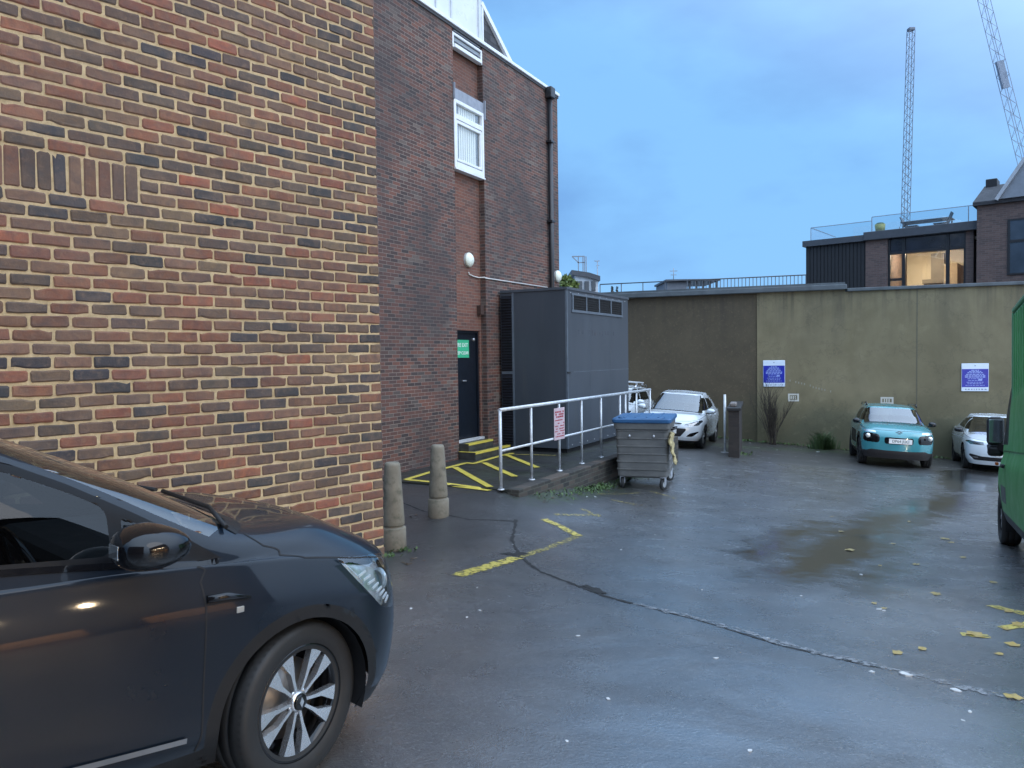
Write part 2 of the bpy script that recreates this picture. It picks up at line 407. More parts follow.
def ribbon(name, pix, width, mt, kind='structure', lift=.004, jit=0.0, seed=1, world=False):
    rnd = random.Random(seed)
    pts = [Vector(p[:2]) for p in pix] if world else [Vector(gpt(*p)[:2]) for p in pix]
    fine = []
    for a, b in zip(pts[:-1], pts[1:]):
        k = max(2, int((b - a).length / .05))
        for i in range(k): fine.append(a.lerp(b, i / k))
    fine.append(pts[-1])
    mb = MB(); vv = []
    for i, p in enumerate(fine):
        d = (fine[min(i + 1, len(fine) - 1)] - fine[max(0, i - 1)]).normalized(); n = Vector((-d.y, d.x))
        wl = width / 2 * (1 + jit * rnd.uniform(-1, 1)); wr = width / 2 * (1 + jit * rnd.uniform(-1, 1))
        for q in (p + n * wl, p - n * wr): vv.append((q.x, q.y, hgt_at(q.x, q.y) + lift))
    mb.add(vv, [(2 * i, 2 * i + 1, 2 * i + 3, 2 * i + 2) for i in range(len(fine) - 1)])
    o = mb.build(name, mt); tag(o, kind=kind); return o
def hgt_at(x, y):
    s, yy = FB.loc((x, y))
    if -3.05 < s < 4.75 and -2.6 < yy < 0: return PLAT
    return float(gz(x, y))
PLAT = EYE - 1.885

def paint_mat(name, c, wear, seed):
    """worn road paint: flakes away to nothing where the noise says so"""
    t = NT(name); n = t.noise(14 + seed, 6, .7); fac = t.ramp(n, [(wear - .06, 0.0), (wear + .06, 1.0)])
    cc = t.mix(t.noise(5, 4), c, tuple(x * .6 for x in c))
    tr = t.n.new('ShaderNodeBsdfTransparent'); mx = t.n.new('ShaderNodeMixShader')
    t.fin(cc, .38); t.l.new(fac, mx.inputs[0]); t.l.new(tr.outputs[0], mx.inputs[1]); t.l.new(t.b.outputs[0], mx.inputs[2]); t.l.new(mx.outputs[0], t.o.inputs['Surface'])
    return t.mat
M_yel = paint_mat('yellow_paint', (.72, .58, .10), .34, 0)
M_yel2 = paint_mat('worn_yellow_paint', (.62, .51, .12), .46, 3)
M_yel3 = paint_mat('faded_yellow_paint', (.45, .38, .12), .52, 7)
hatch = [[(406, 482), (430, 474.5), (467, 464.2), (473, 465), (503, 457), (513, 455.4)], [(406, 482), (440, 485), (490, 491)], [(455, 469), (490, 489)], [(484, 464), (515, 479)], [(506, 457), (537.5, 471.2)]]
for i, h in enumerate(hatch): ribbon('yellow_hatching', h, .105, M_yel, jit=.06, seed=i, lift=.008 + .001 * i)
ribbon('yellow_hatching', [(511, 456.4), (556, 460.3)], .05, M_yel2, lift=.0075, jit=.1)
for i, (h, wd, mt) in enumerate([([(544, 519.5), (560, 526), (579, 536)], .12, M_yel2), ([(579, 536), (550, 548), (519.5, 557)], .10, M_yel3), ([(517, 558), (490, 566), (457, 576)], .15, M_yel2),
        ([(555, 515), (600, 515)], .07, M_yel3), ([(582, 509), (600, 517)], .07, M_yel3), ([(597, 494), (640, 493)], .05, M_yel3), ([(612, 500), (636, 505)], .06, M_yel3), ([(990, 606), (1040, 618)], .10, M_yel2), ([(961, 635), (990, 637)], .10, M_yel2), ([(1003, 629), (1040, 622)], .09, M_yel2), ([(650, 491), (676, 499)], .05, M_yel3)]):
    ribbon('worn_yellow_line', h, wd, mt, jit=.2, seed=20 + i)
M_crack = plain('crack_filler', (.006, .006, .006), .75)
ribbon('tarmac_crack', [(516, 520), (512, 540), (519, 556), (540, 572), (583, 588), (606, 597), (632, 604)], .035, M_crack, jit=.6, seed=5, lift=.003)
ribbon('tarmac_crack', [(583, 586), (596, 589), (603, 594)], .07, M_crack, jit=.7, seed=6, lift=.0045)
ribbon('tarmac_crack', [(507, 553), (516, 556), (524, 553)], .12, M_crack, jit=.7, seed=8, lift=.0045)
M_pale = paint_mat('pale_stream_sheen', (.24, .25, .265), .50, 9)  # pale colour standing in for the sky's sheen on a thin stream
ribbon('painted_stream_sheen', [(634, 604), (665, 611), (700, 620), (740, 631), (780, 643), (830, 656), (880, 667), (950, 684), (1040, 706)], .075, M_pale, jit=.7, seed=31, lift=.0035)
ribbon('tarmac_crack', [(632, 604), (700, 621), (780, 646), (880, 669)], .016, M_crack, jit=.7, seed=7, lift=.003)
ribbon('tarmac_crack', [(395, 500), (425, 512), (470, 520), (516, 522)], .02, M_crack, jit=.6, seed=9, lift=.003)

# ---------------------------------------------------------------- near brick wall: real bricks
def near_wall():
    rnd = random.Random(4)
    pal = [((.17, .074, .044), 7), ((.20, .076, .042), 5), ((.155, .085, .054), 7), ((.115, .070, .048), 7), ((.080, .055, .042), 6), ((.040, .037, .040), 5), ((.155, .100, .060), 2), ((.24, .080, .042), 3)]
    bag = [c for c, k in pal for _ in range(k)]
    verts = []; faces = []; cols = []
    def brick(x0, x1, z0, z1, face, crn=None):
        j = lambda a: rnd.uniform(-a, a)
        p = rnd.uniform(-.002, .004); b = len(verts); r_ = rnd.uniform(.004, .010); tl = j(.003)
        x0 += j(.003); x1 += j(.003); z0 += j(.002); z1 += j(.002); L_ = x1 - x0
        ol = [(x0 + r_, z0), (x0 + L_ * .35, z0), (x0 + L_ * .68, z0), (x1 - r_, z0), (x1, z0 + r_), (x1, z1 - r_), (x1 - r_, z1), (x0 + L_ * .66, z1), (x0 + L_ * .33, z1), (x0 + r_, z1), (x0, z1 - r_), (x0, z0 + r_)]
        if rnd.random() < .18:      # a chipped corner
            k = rnd.choice((0, 3, 6, 9)); cx = (x0 + x1) / 2; cz = (z0 + z1) / 2; u_, v_ = ol[k]; ol[k] = (u_ + (cx - u_) * .10, v_ + (cz - v_) * .32)
        ol = [(u + j(.0022), v + j(.0022) + tl * (u - x0) / L_) for (u, v) in ol]; cx, cz = (x0 + x1) / 2, (z0 + z1) / 2
        inn = [(u - math.copysign(min(.007, abs(u - cx)), u - cx), v - math.copysign(.007, v - cz)) for (u, v) in ol]
        def out3(u, d, z): return (u, -d, z) if face == 0 else (d, u, z)
        for (u, z) in ol: verts.append(out3(u, -.02, z))
        for (u, z) in ol: verts.append(out3(u, p + j(.001), z))
        for (u, z) in inn: verts.append(out3(u, p + .004 + j(.0012), z))
        c = rnd.choice(bag); f = rnd.uniform(.75, 1.25); c = tuple(v * f * rnd.uniform(.94, 1.06) for v in c); n = 12
        for q in [tuple(range(2 * n, 3 * n))] + [(i, (i + 1) % n, n + (i + 1) % n, n + i) for i in range(n)] + [(n + i, n + (i + 1) % n, 2 * n + (i + 1) % n, 2 * n + i) for i in range(n)]:
            q = [b + i for i in q]; faces.append(q if face == 0 else q[::-1]); cols.append(c)
    s_r, _ = FW.hit(137.5, 180); _, zs0 = FW.hit(100, 199)
    zb = zs0 % .075; zlow = -.9; top = 6.4
    row = int(math.floor((zlow - zb) / .075)); k0 = round((zs0 - zb) / .075)
    MO = .0145
    while zb + row * .075 < top:
        z0 = zb + row * .075 + MO / 2; z1 = z0 + .075 - MO
        off = [0, .1125, .03, .14, .07, .175][row % 6] * (1 if row % 2 else .35)
        # corner at x = 0: alternate header and stretcher
        x = 0.0; first = .0925 if row % 2 else .195
        segs = []
        while x > -6.6:
            ln_ = first if x == 0.0 else .1925
            ln_ += rnd.uniform(-.004, .004) if x != 0.0 else 0
            segs.append((x - ln_, x)); x -= ln_ + MO
        if k0 <= row < k0 + 3:
            for q in range(len(segs)):
                if segs[q][0] >= s_r + MO and segs[q][0] - s_r - MO < .09: segs[q] = (s_r + MO, segs[q][1]); break
        for (a, b) in segs:
            if k0 <= row < k0 + 3:
                if b > s_r - .001 and a < s_r: a = s_r + MO
                if a < s_r - 1.09 < b: b = s_r - 1.09
                elif b - a < .06 or b <= s_r and b > s_r - 1.09: continue
                if b - a < .03: continue
            brick(a, b, z0, z1, 0)
        y = 0.0; first = .195 if row % 2 else .0925
        while y < 1.6:
            ln_ = first if y == 0 else .1925
            brick(y, y + ln_, z0, z1, 1); y += ln_ + MO
        row += 1
    x = s_r
    for i in range(14):
        brick(x - .065, x, zs0 + MO / 2, zs0 + .225 - MO / 2, 0); x -= .0775
    mb = MB(); mb.add(verts, faces, 0)
    mb.add([(-6.62, .0015, -.9), (-.004, .0015, -.9), (-.004, .0015, 6.4), (-6.62, .0015, 6.4), (-.004, 1.6, -.9), (-.004, 1.6, 6.4), (-6.62, .4, -.9), (-6.62, .4, 6.4), (-.4, 1.6, -.9), (-.4, 1.6, 6.4)],
           [(0, 1, 2, 3), (1, 4, 5, 2), (3, 2, 5, 9, 7), (6, 0, 3, 7), (4, 8, 9, 5), (8, 6, 7, 9)], 1)
    for i in range(8):      # white paint splashes on the bricks
        pass
    t = NT('multi_stock_brick'); c = t.attr('bc')['Color']
    bl = t.ramp(t.noise(16, 5, .6, .4), [(.38, 0.0), (.7, .75)])
    c = t.mix(bl, c, t.mix(.72, c, (.04, .04, .045))); c = t.mix(t.ramp(t.noise(5, 5, .6), [(.45, 0.0), (.75, .5)]), c, (.20, .13, .085))
    c = t.mix(t.ramp(t.noise(24, 6, .7), [(.52, 0.0), (.72, .35)]), c, (.25, .16, .10))
    c = t.mix(t.ramp(t.noise(.9, 6), [(.45, 0.0), (.75, .35)]), c, (.07, .052, .042))
    h = t.math('ADD', t.noise(90, 4, .7), t.math('MULTIPLY', t.noise(22, 4), .8))
    mb_ = t.fin(c, .78, 0, t.bump(h, .5, .005))
    t2 = NT('lime_mortar'); mc = t2.ramp(t2.noise(18, 5, .7), [(.3, (.36, .265, .14)), (.7, (.60, .46, .27))])
    mc = t2.mix(t2.ramp(t2.noise(.8, 5), [(.4, 0.0), (.75, .35)]), mc, (.17, .14, .10))
    mm = t2.fin(mc, .9, 0, t2.bump(t2.noise(120, 4, .7), .6, .006))
    o = mb.build('brick_wall', [mb_, mm], fix=False)
    a = o.data.attributes.new('bc', 'FLOAT_COLOR', 'FACE')
    arr = np.ones((len(o.data.polygons), 4), np.float32); arr[:len(cols), :3] = cols; a.data.foreach_set('color', arr.ravel())
    o.location = FW.o; o.rotation_euler.z = FW.rz
    tag(o, 'near wall of mixed red, brown and charcoal bricks with cream mortar beside the dark grey car', 'wall')
near_wall()

# ---------------------------------------------------------------- office building
M_ob = brick_mat('brown_brick', [(.0, (.036, .024, .022)), (.25, (.080, .038, .029)), (.5, (.140, .053, .035)), (.7, (.18, .066, .040)), (.85, (.048, .035, .033)), (1, (.16, .115, .09))], (.30, .24, .20), bw=.20, bh=.060, mort=.009, dirt=(.9, .04, .032, .032))
M_or = brick_mat('red_brick', [(.0, (.10, .040, .028)), (.4, (.17, .058, .034)), (.8, (.20, .075, .043)), (1, (.10, .05, .038))], (.24, .18, .14), bw=.20, bh=.060, mort=.009, dirt=(.45, .07, .05, .045), seed=.1)
M_wht = plain('white_upvc', (.70, .72, .74), .35, var=.06)
M_lead = plain('lead_sheet', (.24, .26, .30), .5, var=.15, scale=9)
M_blk = plain('black_plastic', (.018, .018, .02), .38)
M_dark = plain('void_black', (.006, .006, .007), .8)
M_nav = plain('navy_door_paint', (.005, .008, .014), .35, var=.2)
M_slate = brick_mat('hung_slate', [(0, (.030, .032, .038)), (.5, (.05, .052, .06)), (1, (.08, .08, .088))], (.015, .015, .017), bw=.25, bh=.13, mort=.012, dirt=(.3, .05, .06, .04))
M_pane = plain('window_pane', (.16, .18, .18), .06, var=.3, scale=2, spec=.8)
def office():
    b = empty('office_building', FB.o, FB.rz, 'tall dark brown brick building with a narrow white window and a black drainpipe', 'building')
    H = EYE + 6.06; z0 = -1.2
    hz = lambda px, py, d=0: FB.hit(px, py, d)[1]
    hx = lambda px, py, d=0: FB.hit(px, py, d)[0]
    xl, xr, xe = -.53, .54, 3.97
    zd0, zd1 = EYE - 1.56, EYE + .52
    mb = MB()
    mb.box(-9, xl, 0, 9, z0, H).box(xr, xe, 0, 9, z0, H)
    mb.box(xl, xr, .12, 9, zd1, H, 1).box(xl, xl + .06, .12, 9, z0, zd1, 1).box(xr - .07, xr, .12, 9, z0, zd1, 1).box(xl + .06, xr - .07, .125, 9, z0, zd0 - .04, 1)
    wl = mb.build('wall', [M_ob, M_or], b)
    d = MB().bbox(xl + .06, xr - .07, .19, .24, zd0, zd1, .006).build('door', M_nav, b)
    fr = MB().box(xl + .06, xl + .10, .15, .20, zd0, zd1 - .002).box(xr - .11, xr - .07, .15, .20, zd0, zd1 - .002).box(xl + .10, xr - .11, .15, .20, zd1 - .045, zd1 - .002).build('door_frame', M_nav, d)
    MB().box(xl + .02, xr - .03, .06, .17, zd0 - .045, zd0 - .002).build('threshold', plain('worn_white_sill', (.5, .5, .5), .6), d)
    MB().lathe([(.0, -.03), (.028, -.03), (.03, -.005), (.03, 0)], 14, 'y', (xr - .2, .19, zd1 - .17)).build('door_eye', plain('zinc', (.5, .5, .52), .35, .8), d)
    MB().bbox(-.1, .03, .155, .19, zd0 + 1.1, zd0 + 1.13, .008).build('pull_handle', plain('zinc', (.5, .5, .52), .35, .8), d)
    sx0, sx1, sz0, sz1 = -.36, .16, zd1 - .52, zd1 - .18
    sg = MB().box(sx0, sx1, .178, .1895, sz0, sz1).build('sign_plate', plain('sign_green', (.05, .42, .22), .35, var=.05), d)
    lt = MB()
    for txt, zz, sz in (('FIRE EXIT', (sz0 * .3 + sz1 * .7), .105), ('KEEP CLEAR', sz0 * .74 + sz1 * .26, .088)):
        tm = text_mb(txt, sz, .0012); tm.xf(Matrix.Translation(((sx0 + sx1) / 2, .176, zz)) @ Matrix.Rotation(math.pi / 2, 4, 'X')); lt.add(tm.v, tm.f)
    lt.build('sign_lettering', plain('sign_white', (.8, .82, .8), .4, var=.03), d)
    # main window
    wz0 = (hz(456, 167.6) + hz(482, 177)) / 2; wz1 = (hz(455, 99.7) + hz(482, 112)) / 2; hz1 = hz(456, 88.5)
    f = MB(); t_ = .07; yf0, yf1 = -.015, .06
    x0, x1 = xl + .003, xr - .003
    f.bbox(x0, x0 + t_, yf0, yf1, wz0, wz1).bbox(x1 - t_, x1, yf0, yf1, wz0, wz1).bbox(x0 + t_, x1 - t_, yf0, yf1, wz0, wz0 + .11).bbox(x0 + t_, x1 - t_, yf0, yf1, wz1 - .07, wz1)
    zt = wz0 + (wz1 - wz0) * .71; f.bbox(x0 + t_, x1 - t_, yf0, yf1, zt, zt + .10)
    wn = f.build('window', M_wht, b)
    MB().bbox(x0 + t_ + .02, x1 - t_ - .02, -.005, .045, wz0 + .13, wz0 + .18).bbox(x0 + t_ + .002, x0 + t_ + .05, -.005, .045, wz0 + .13, zt - .02).bbox(x1 - t_ - .05, x1 - t_ - .002, -.005, .045, wz0 + .13, zt - .02).bbox(x0 + t_ + .002, x1 - t_ - .002, -.004, .044, zt - .065, zt - .002).build('sash', M_wht, wn)
    MB().box(x0 + .03, x1 - .03, .030, .036, wz0 + .05, wz1 - .04).build('pane', glass('office_glass', (.96, .97, .97)), wn)
    lace = MB()
    for i in range(24):
        xa = x0 + .28 + i * .026; lace.box(xa, xa + .024, .075 + (i % 3) * .006, .082 + (i % 3) * .006, wz0 + .06, wz1 - .05)
    lace.build('blind', plain('pale_blind', (.80, .80, .72), .8, var=.04), wn)
    MB().box(x0 + .01, x1 - .01, .105, .118, wz0, wz1).build('reveal', plain('grey_room', (.22, .23, .23), .8), wn)
    MB().box(x0 - .002, x1 + .002, -.03, .1, wz0 - .035, wz0 - .003).build('sill', M_wht, wn)
    MB().box(x0, x1, -.012, .06, wz1 + .002, hz1).build('header_panel', M_lead, wn)
    MB().bbox(x0 - .025, x0 - .002, -.045, .0, wz1 - .02, hz1 + .08, .004).build('side_fin', M_lead, wn); MB().bbox(x1 + .002, x1 + .025, -.045, .0, wz1 - .12, hz1 + .05, .004).build('side_fin', M_lead, wn)
    # high window under the parapet
    uz0 = hz(453, 46.5); f = MB()
    f.bbox(x0, x0 + .05, .0, .06, uz0, H - .10).bbox(x1 - .05, x1, .0, .06, uz0, H - .10).bbox(x0 + .05, x1 - .05, -.03, .08, uz0, uz0 + .07).bbox(x0 + .05, x1 - .05, .0, .06, H - .15, H - .10)
    w2 = f.build('window', M_wht, b); MB().box(x0 + .03, x1 - .03, .03, .036, uz0 + .04, H - .12).build('pane', M_pane, w2)
    for i in range(3): MB().box(x0 + .06, x1 - .06, .01, .028, uz0 + .13 + i * .09, uz0 + .15 + i * .09).build('glazing_bar', M_lead, w2)
    # coping, attic cladding and the slate gable
    MB().bbox(-9, xe + .03, -.05, .30, H + .002, H + .07, .01).build('coping', M_wht, b)
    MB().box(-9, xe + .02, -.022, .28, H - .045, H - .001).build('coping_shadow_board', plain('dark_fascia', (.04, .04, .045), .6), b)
    att = MB().box(-9, xr + .03, .06, 6, H + .072, H + 2.9).build('attic_storey', plain('white_cladding', (.60, .63, .66), .32, var=.05, scale=2), b)
    ab = MB()
    xx = -8.8
    for i, wd in enumerate([1.2] * 6 + [.62, .5]):
        xx += wd
        if xx < xr: ab.box(xx - .02, xx + .02, .035, .062, H + .075, H + 2.88)
    ab.box(xr - .06, xr + .05, .03, .064, H + .075, H + 2.88)
    ab.build('cover_strip', plain('white_cladding_strip', (.52, .55, .58), .35), att)
    gx1 = hx(512, 66); gh = hz(486, 8)
    tri = [(xr + .06, H + .072), (gx1, H + .072), (xr + .06, gh)]
    g = MB().prism(tri, lambda u, v, h: (u, h, v), .08, 6).build('slate_gable', M_slate, b)
    MB().bar((gx1 + .03, .05, H + .085), (xr + .06, .05, gh + .06), .06, .10).bar((xr + .085, .05, H + .085), (xr + .085, .05, gh), .05, .05).build('verge_board', M_wht, g)
    # drainpipe
    pxx = hx(548, 200); p = MB(); p.tube([(pxx, -.075, -.3), (pxx, -.075, H - .12)], .055, 12)
    for zz in (1.2, 3.0, 4.8, 6.6): p.bbox(pxx - .085, pxx + .085, -.14, .0, zz, zz + .05, .006)
    p.bbox(pxx - .11, pxx + .11, -.17, .0, H - .22, H + .03, .02)
    p.build('drainpipe', M_blk, b)
    MB().box(xr - .16, xr - .04, .03, .119, zd1 + .32, zd1 + .50).build('key_box', plain('rusty_box', (.05, .025, .018), .7), b)
    # steps
    st = empty('door_steps', FB.w(-.1, -.2, 0), FB.rz, 'two dark concrete steps with yellow painted edges below the fire exit door', 'steps')
    ox, oy = .1, .2
    M_conc = plain('wet_dark_concrete', (.045, .045, .042), .42, var=.35, scale=8, bump=.3)
    zt1, zt2, zp = EYE - 1.60, EYE - 1.745, PLAT
    MB().bbox(-.57 + ox, .75 + ox, -.38 + oy, -.002 + oy, zp - .1, zt2, .008).build('lower_step', M_conc, st)
    MB().bbox(-.50 + ox, .40 + ox, -.19 + oy, .12 + oy, zt2 + .002, zt1, .008).build('upper_step', M_conc, st)
    n = MB().box(-.572 + ox, .752 + ox, -.383 + oy, -.30 + oy, zt2 + .0005, zt2 + .006).box(-.573 + ox, .752 + ox, -.384 + oy, -.3815 + oy, zt2 - .03, zt2 + .006).box(-.572 + ox, -.49 + ox, -.30 + oy, -.01 + oy, zt2 + .0005, zt2 + .006)
    n.build('yellow_nosing', M_yel, st)
    MB().box(-.502 + ox, .402 + ox, -.193 + oy, -.11 + oy, zt1 + .0005, zt1 + .006).box(-.503 + ox, .402 + ox, -.194 + oy, -.1915 + oy, zt1 - .03, zt1 + .006).build('yellow_nosing', M_yel, st)
office()

def bulkhead(px, py, d, label):
    x, z = FB.hit(px, py, d); o = empty('bulkhead_lamp', FB.w(x, d, z), FB.rz, label, 'lamp', 'round bulkhead lamps on the brown building')
    MB().lathe([(0, -.03), (.135, -.03), (.14, 0), (.14, .0)], 24, 'y').build('base', plain('grey_base', (.3, .3, .3), .5), o)
    MB().lathe([(0, -.115), (.05, -.11), (.10, -.09), (.135, -.055), (.142, -.03), (.135, -.028)], 28, 'y').build('diffuser', plain('opal_diffuser', (.72, .76, .66), .3, var=.05), o)
    return x, z
l1 = bulkhead(467.5, 260, .12, 'round opal lamp on the red brick strip above the fire exit door')
l2 = bulkhead(556.5, 276.5, 0.0, 'round opal lamp by the drainpipe, just above the grey plant enclosure')
cb = MB(); c0 = FB.hit(468, 272, .12); c1 = FB.hit(473, 276.5, .12); cx = FB.hit(484, 277.5, 0); c2 = FB.hit(547, 287.5, 0)
cb.tube([FB.w(c0[0], .107, c0[1]), FB.w(c0[0] + .01, .107, c1[1] + .03), FB.w(c1[0], .107, c1[1]), FB.w(.46, .107, cx[1]), FB.w(.465, -.014, cx[1]), FB.w(.52, -.014, cx[1] - .01), FB.w(c2[0], -.014, c2[1])], .014, 8)
tag(cb.build('cable_conduit', plain('pale_conduit', (.55, .53, .5), .45)), 'pale cable conduit running along the brown brickwork between the two round lamps', 'conduit')

# ---------------------------------------------------------------- plant enclosure
def enclosure():
    e = empty('plant_enclosure', FB.w(1.03, -.75, 0), FB.rz, 'big grey metal plant enclosure with black louvres against the brown brick building', 'enclosure')
    zb, zt = EYE - 1.90, EYE + 1.29; x0, x1, y0, y1 = 0, 3.44, -.76, .70      # y0 is the face towards the yard
    M_g = NT('grey_steel_panel'); n = M_g.noise(.9, 5, sx=(1, 1, .35)); c = M_g.ramp(n, [(.3, (.040, .048, .060)), (.7, (.062, .073, .089))])
    stn = M_g.ramp(M_g.noise(5, 5, .6, sx=(1.6, 1.6, .12)), [(.55, 0.0), (.78, .5)]); c = M_g.mix(stn, c, (.075, .08, .08))
    M_g = M_g.fin(c, .42, 0, M_g.bump(M_g.noise(2, 3), .08, .02))
    MB().box(x0 + .05, x1 - .05, y0 + .05, y1, zb - .4, zb + .10).build('plinth', M_dark, e)
    body = MB().box(x0, x1, y0, y1, zb + .10, zt).build('steel_panels', M_g, e)
    M_fr = plain('grey_steel_trim', (.10, .12, .145), .45)
    MB().box(x0 - .02, x1 + .02, y0 - .02, y1, zt + .001, zt + .05).build('roof', plain('roof_dark', (.06, .07, .085), .5), e)
    sp = lambda px: FB.hit(px, 330, -1.51)[0] - 1.03
    tr = MB(); zm = FB.hit(590, 371, -1.51)[1]
    tr.box(x0 + .3, x1, y0 - .003, y0, zm - .006, zm + .006)
    for xx in (1.15, 2.3): tr.box(xx - .002, xx + .002, y0 - .0015, y0, zb + .1, zt)
    tr.box(x0 - .01, x0 + .03, y0 - .01, y0 + .03, zb + .1, zt)
    tr.build('panel_joint', M_fr, body)
    rnd = random.Random(12); fl = MB(); zl_ = FB.hit(595, 333, -1.51)[1]
    for px in (579, 583, 589.5, 592.5, 595, 600, 602.5, 605.5, 608, 613.5):
        xx = sp(px); fl.box(xx - .03, xx + .02, y0 - .0022, y0 - .0004, zl_ - .04 + rnd.uniform(-.02, .02), zl_ + .05)
    fl.build('faded_lettering', plain('faded_dark_lettering', (.055, .062, .075), .6, var=.3, scale=20), body)
    for i in range(9):
        for zz in (zb + .16, zt - .05): MB().lathe([(0, -.006), (.010, -.005), (.012, 0)], 8, 'y', (.2 + i * .38, y0, zz)).build('fixing', plain('zinc', (.5, .5, .52), .35, .8), body)
    # four vents near the top of the long face
    va, vb = sp(572.5), sp(621.5); z1 = FB.hit(572, 295, -1.51)[1]; z0 = FB.hit(572, 309.5, -1.51)[1]
    fr = MB().box(va - .05, vb + .05, y0 - .02, y0 - .001, z0 - .05, z0).box(va - .05, vb + .05, y0 - .02, y0 - .001, z1, z1 + .04)
    stp = (vb - va) / 4
    for i in range(5): fr.box(va + i * stp - .025, va + i * stp + .025, y0 - .022, y0 - .001, z0, z1)
    fr.build('vent_frame', M_fr, e)
    for i in range(4):
        v = MB().box(va + i * stp + .02, va + (i + 1) * stp - .02, y0 - .006, y0 - .0005, z0, z1)
        for k in range(6):
            zz = z0 + (z1 - z0) * (k + .5) / 6; v.bar((va + i * stp + .02, y0 - .012, zz), (va + (i + 1) * stp - .02, y0 - .012, zz), .02, .006)
        v.build('vent', M_dark, e)
    # louvre strips on the short face
    M_lv = plain('louvre_black', (.012, .014, .02), .4)
    for (za, zc) in ((zb + .14, zm - .03), (zm + .03, zt - .06)):
        v = MB().box(-.012, -.001, .44, .68, za, zc)
        k = int((zc - za) / .055)
        for i in range(k): v.bar((-.03, .44, za + .03 + i * .055), (-.03, .68, za + .03 + i * .055), .035, .006, up=(-.6, 0, .8))
        v.build('louvre', M_lv, e)
    MB().box(-.014, -.001, .40, .438, zb + .1, zt).box(-.014, -.001, .44, .68, zm - .028, zm + .028).build('louvre_frame', M_fr, e)
    MB().bbox(-.03, .10, y0 - .03, y0 - .012, zm - .02, zm + .012, .004).build('latch', M_blk, e)
enclosure()

# ---------------------------------------------------------------- raised walkway, its retaining wall, railing
M_deck = NT('walkway_tarmac'); c = M_deck.ramp(M_deck.noise(120, 3, .7), [(.3, (.012, .012, .012)), (.7, (.04, .04, .038))])
c = M_deck.mix(M_deck.ramp(M_deck.noise(1.6, 6, .65), [(.45, 0.0), (.65, .7)]), c, (.025, .032, .017))
M_deck = M_deck.fin(c, M_deck.ramp(M_deck.noise(3, 5), [(.3, .3), (.7, .6)]), 0, M_deck.bump(M_deck.noise(90, 3), .4, .006))
o = MB().box(-3.05, 4.75, -2.40, -.001, -1.3, PLAT).build('raised_walkway', M_deck); o.location = FB.o; o.rotation_euler.z = FB.rz; tag(o, kind='structure')
M_rt = brick_mat('mossy_dark_brick', [(0, (.022, .020, .019)), (.5, (.05, .040, .034)), (1, (.10, .072, .055))], (.11, .11, .09), mort=.014, dirt=(.6, .022, .028, .016))
o = MB().bbox(-3.06, 4.75, -2.60, -2.402, -1.4, PLAT + .012, .012).build('retaining_wall', M_rt); o.location = FB.o; o.rotation_euler.z = FB.rz
tag(o, 'low mossy dark brick retaining wall under the metal handrail', 'wall')

def railing():
    d = -2.32; r = empty('handrail', FB.w(-2.95, d, PLAT), FB.rz, 'long pale galvanised metal handrail on the raised walkway, red notice on it', 'railing')
    zt = EYE - .75 - PLAT; zm = EYE - 1.335 - PLAT
    M_gal = plain('galvanised_pale', (.52, .54, .56), .4, .35, var=.18, scale=12)
    xs = [FB.hit(p, 420, d)[0] + 2.95 for p in (500, 531, 559, 581.5, 601, 620, 625.5, 636.5, 650)]
    for i, x in enumerate(xs):
        m_ = MB().tube([(x, 0, 0), (x, 0, zt - (.0 if i in (0, len(xs) - 1) else .03))], .024 if i in (0, len(xs) - 1) else .021, 10).lathe([(0, .012), (.05, .012), (.05, 0)], 12, 'z', (x, 0, .0))
        m_.build('post', M_gal, r)
    MB().tube([(xs[0] - .02, 0, zt), (xs[-1] + .02, 0, zt)], .026, 12).build('top_rail', M_gal, r)
    MB().tube([(xs[0], 0, zm), (xs[-1], 0, zm)], .019, 10).build('middle_rail', M_gal, r)
    # red notice hanging on the third post
    s = empty('notice_board', FB.w(xs[2] - 2.95, d - .03, EYE - 1.22), FB.rz, 'small red and white notice board fixed to the third post of the handrail', 'sign')
    w_, h_ = .40, .52
    MB().bbox(-w_ / 2 - .06, w_ / 2 - .06, -.008, .0, -h_ / 2 + .12, h_ / 2 + .12, .002).build('board', plain('notice_pink_white', (.52, .40, .42), .5, var=.12), s)
    rnd = random.Random(3); tx = MB()
    for k, zz in enumerate((.315, .275, .235, .18, .13, .085, .04, .0, -.045, -.085)):
        x = -w_ / 2 - .04 + rnd.uniform(0, .04)
        while x < w_ / 2 - .10:
            l = rnd.uniform(.025, .07); hh = .017 if k > 2 else .026
            if rnd.random() < .85: tx.box(x, min(x + l, w_ / 2 - .075), -.0098, -.0085, zz - hh / 2, zz + hh / 2)
            x += l + .012
    tx.build('lettering', plain('notice_red', (.34, .035, .05), .5), s)
railing()
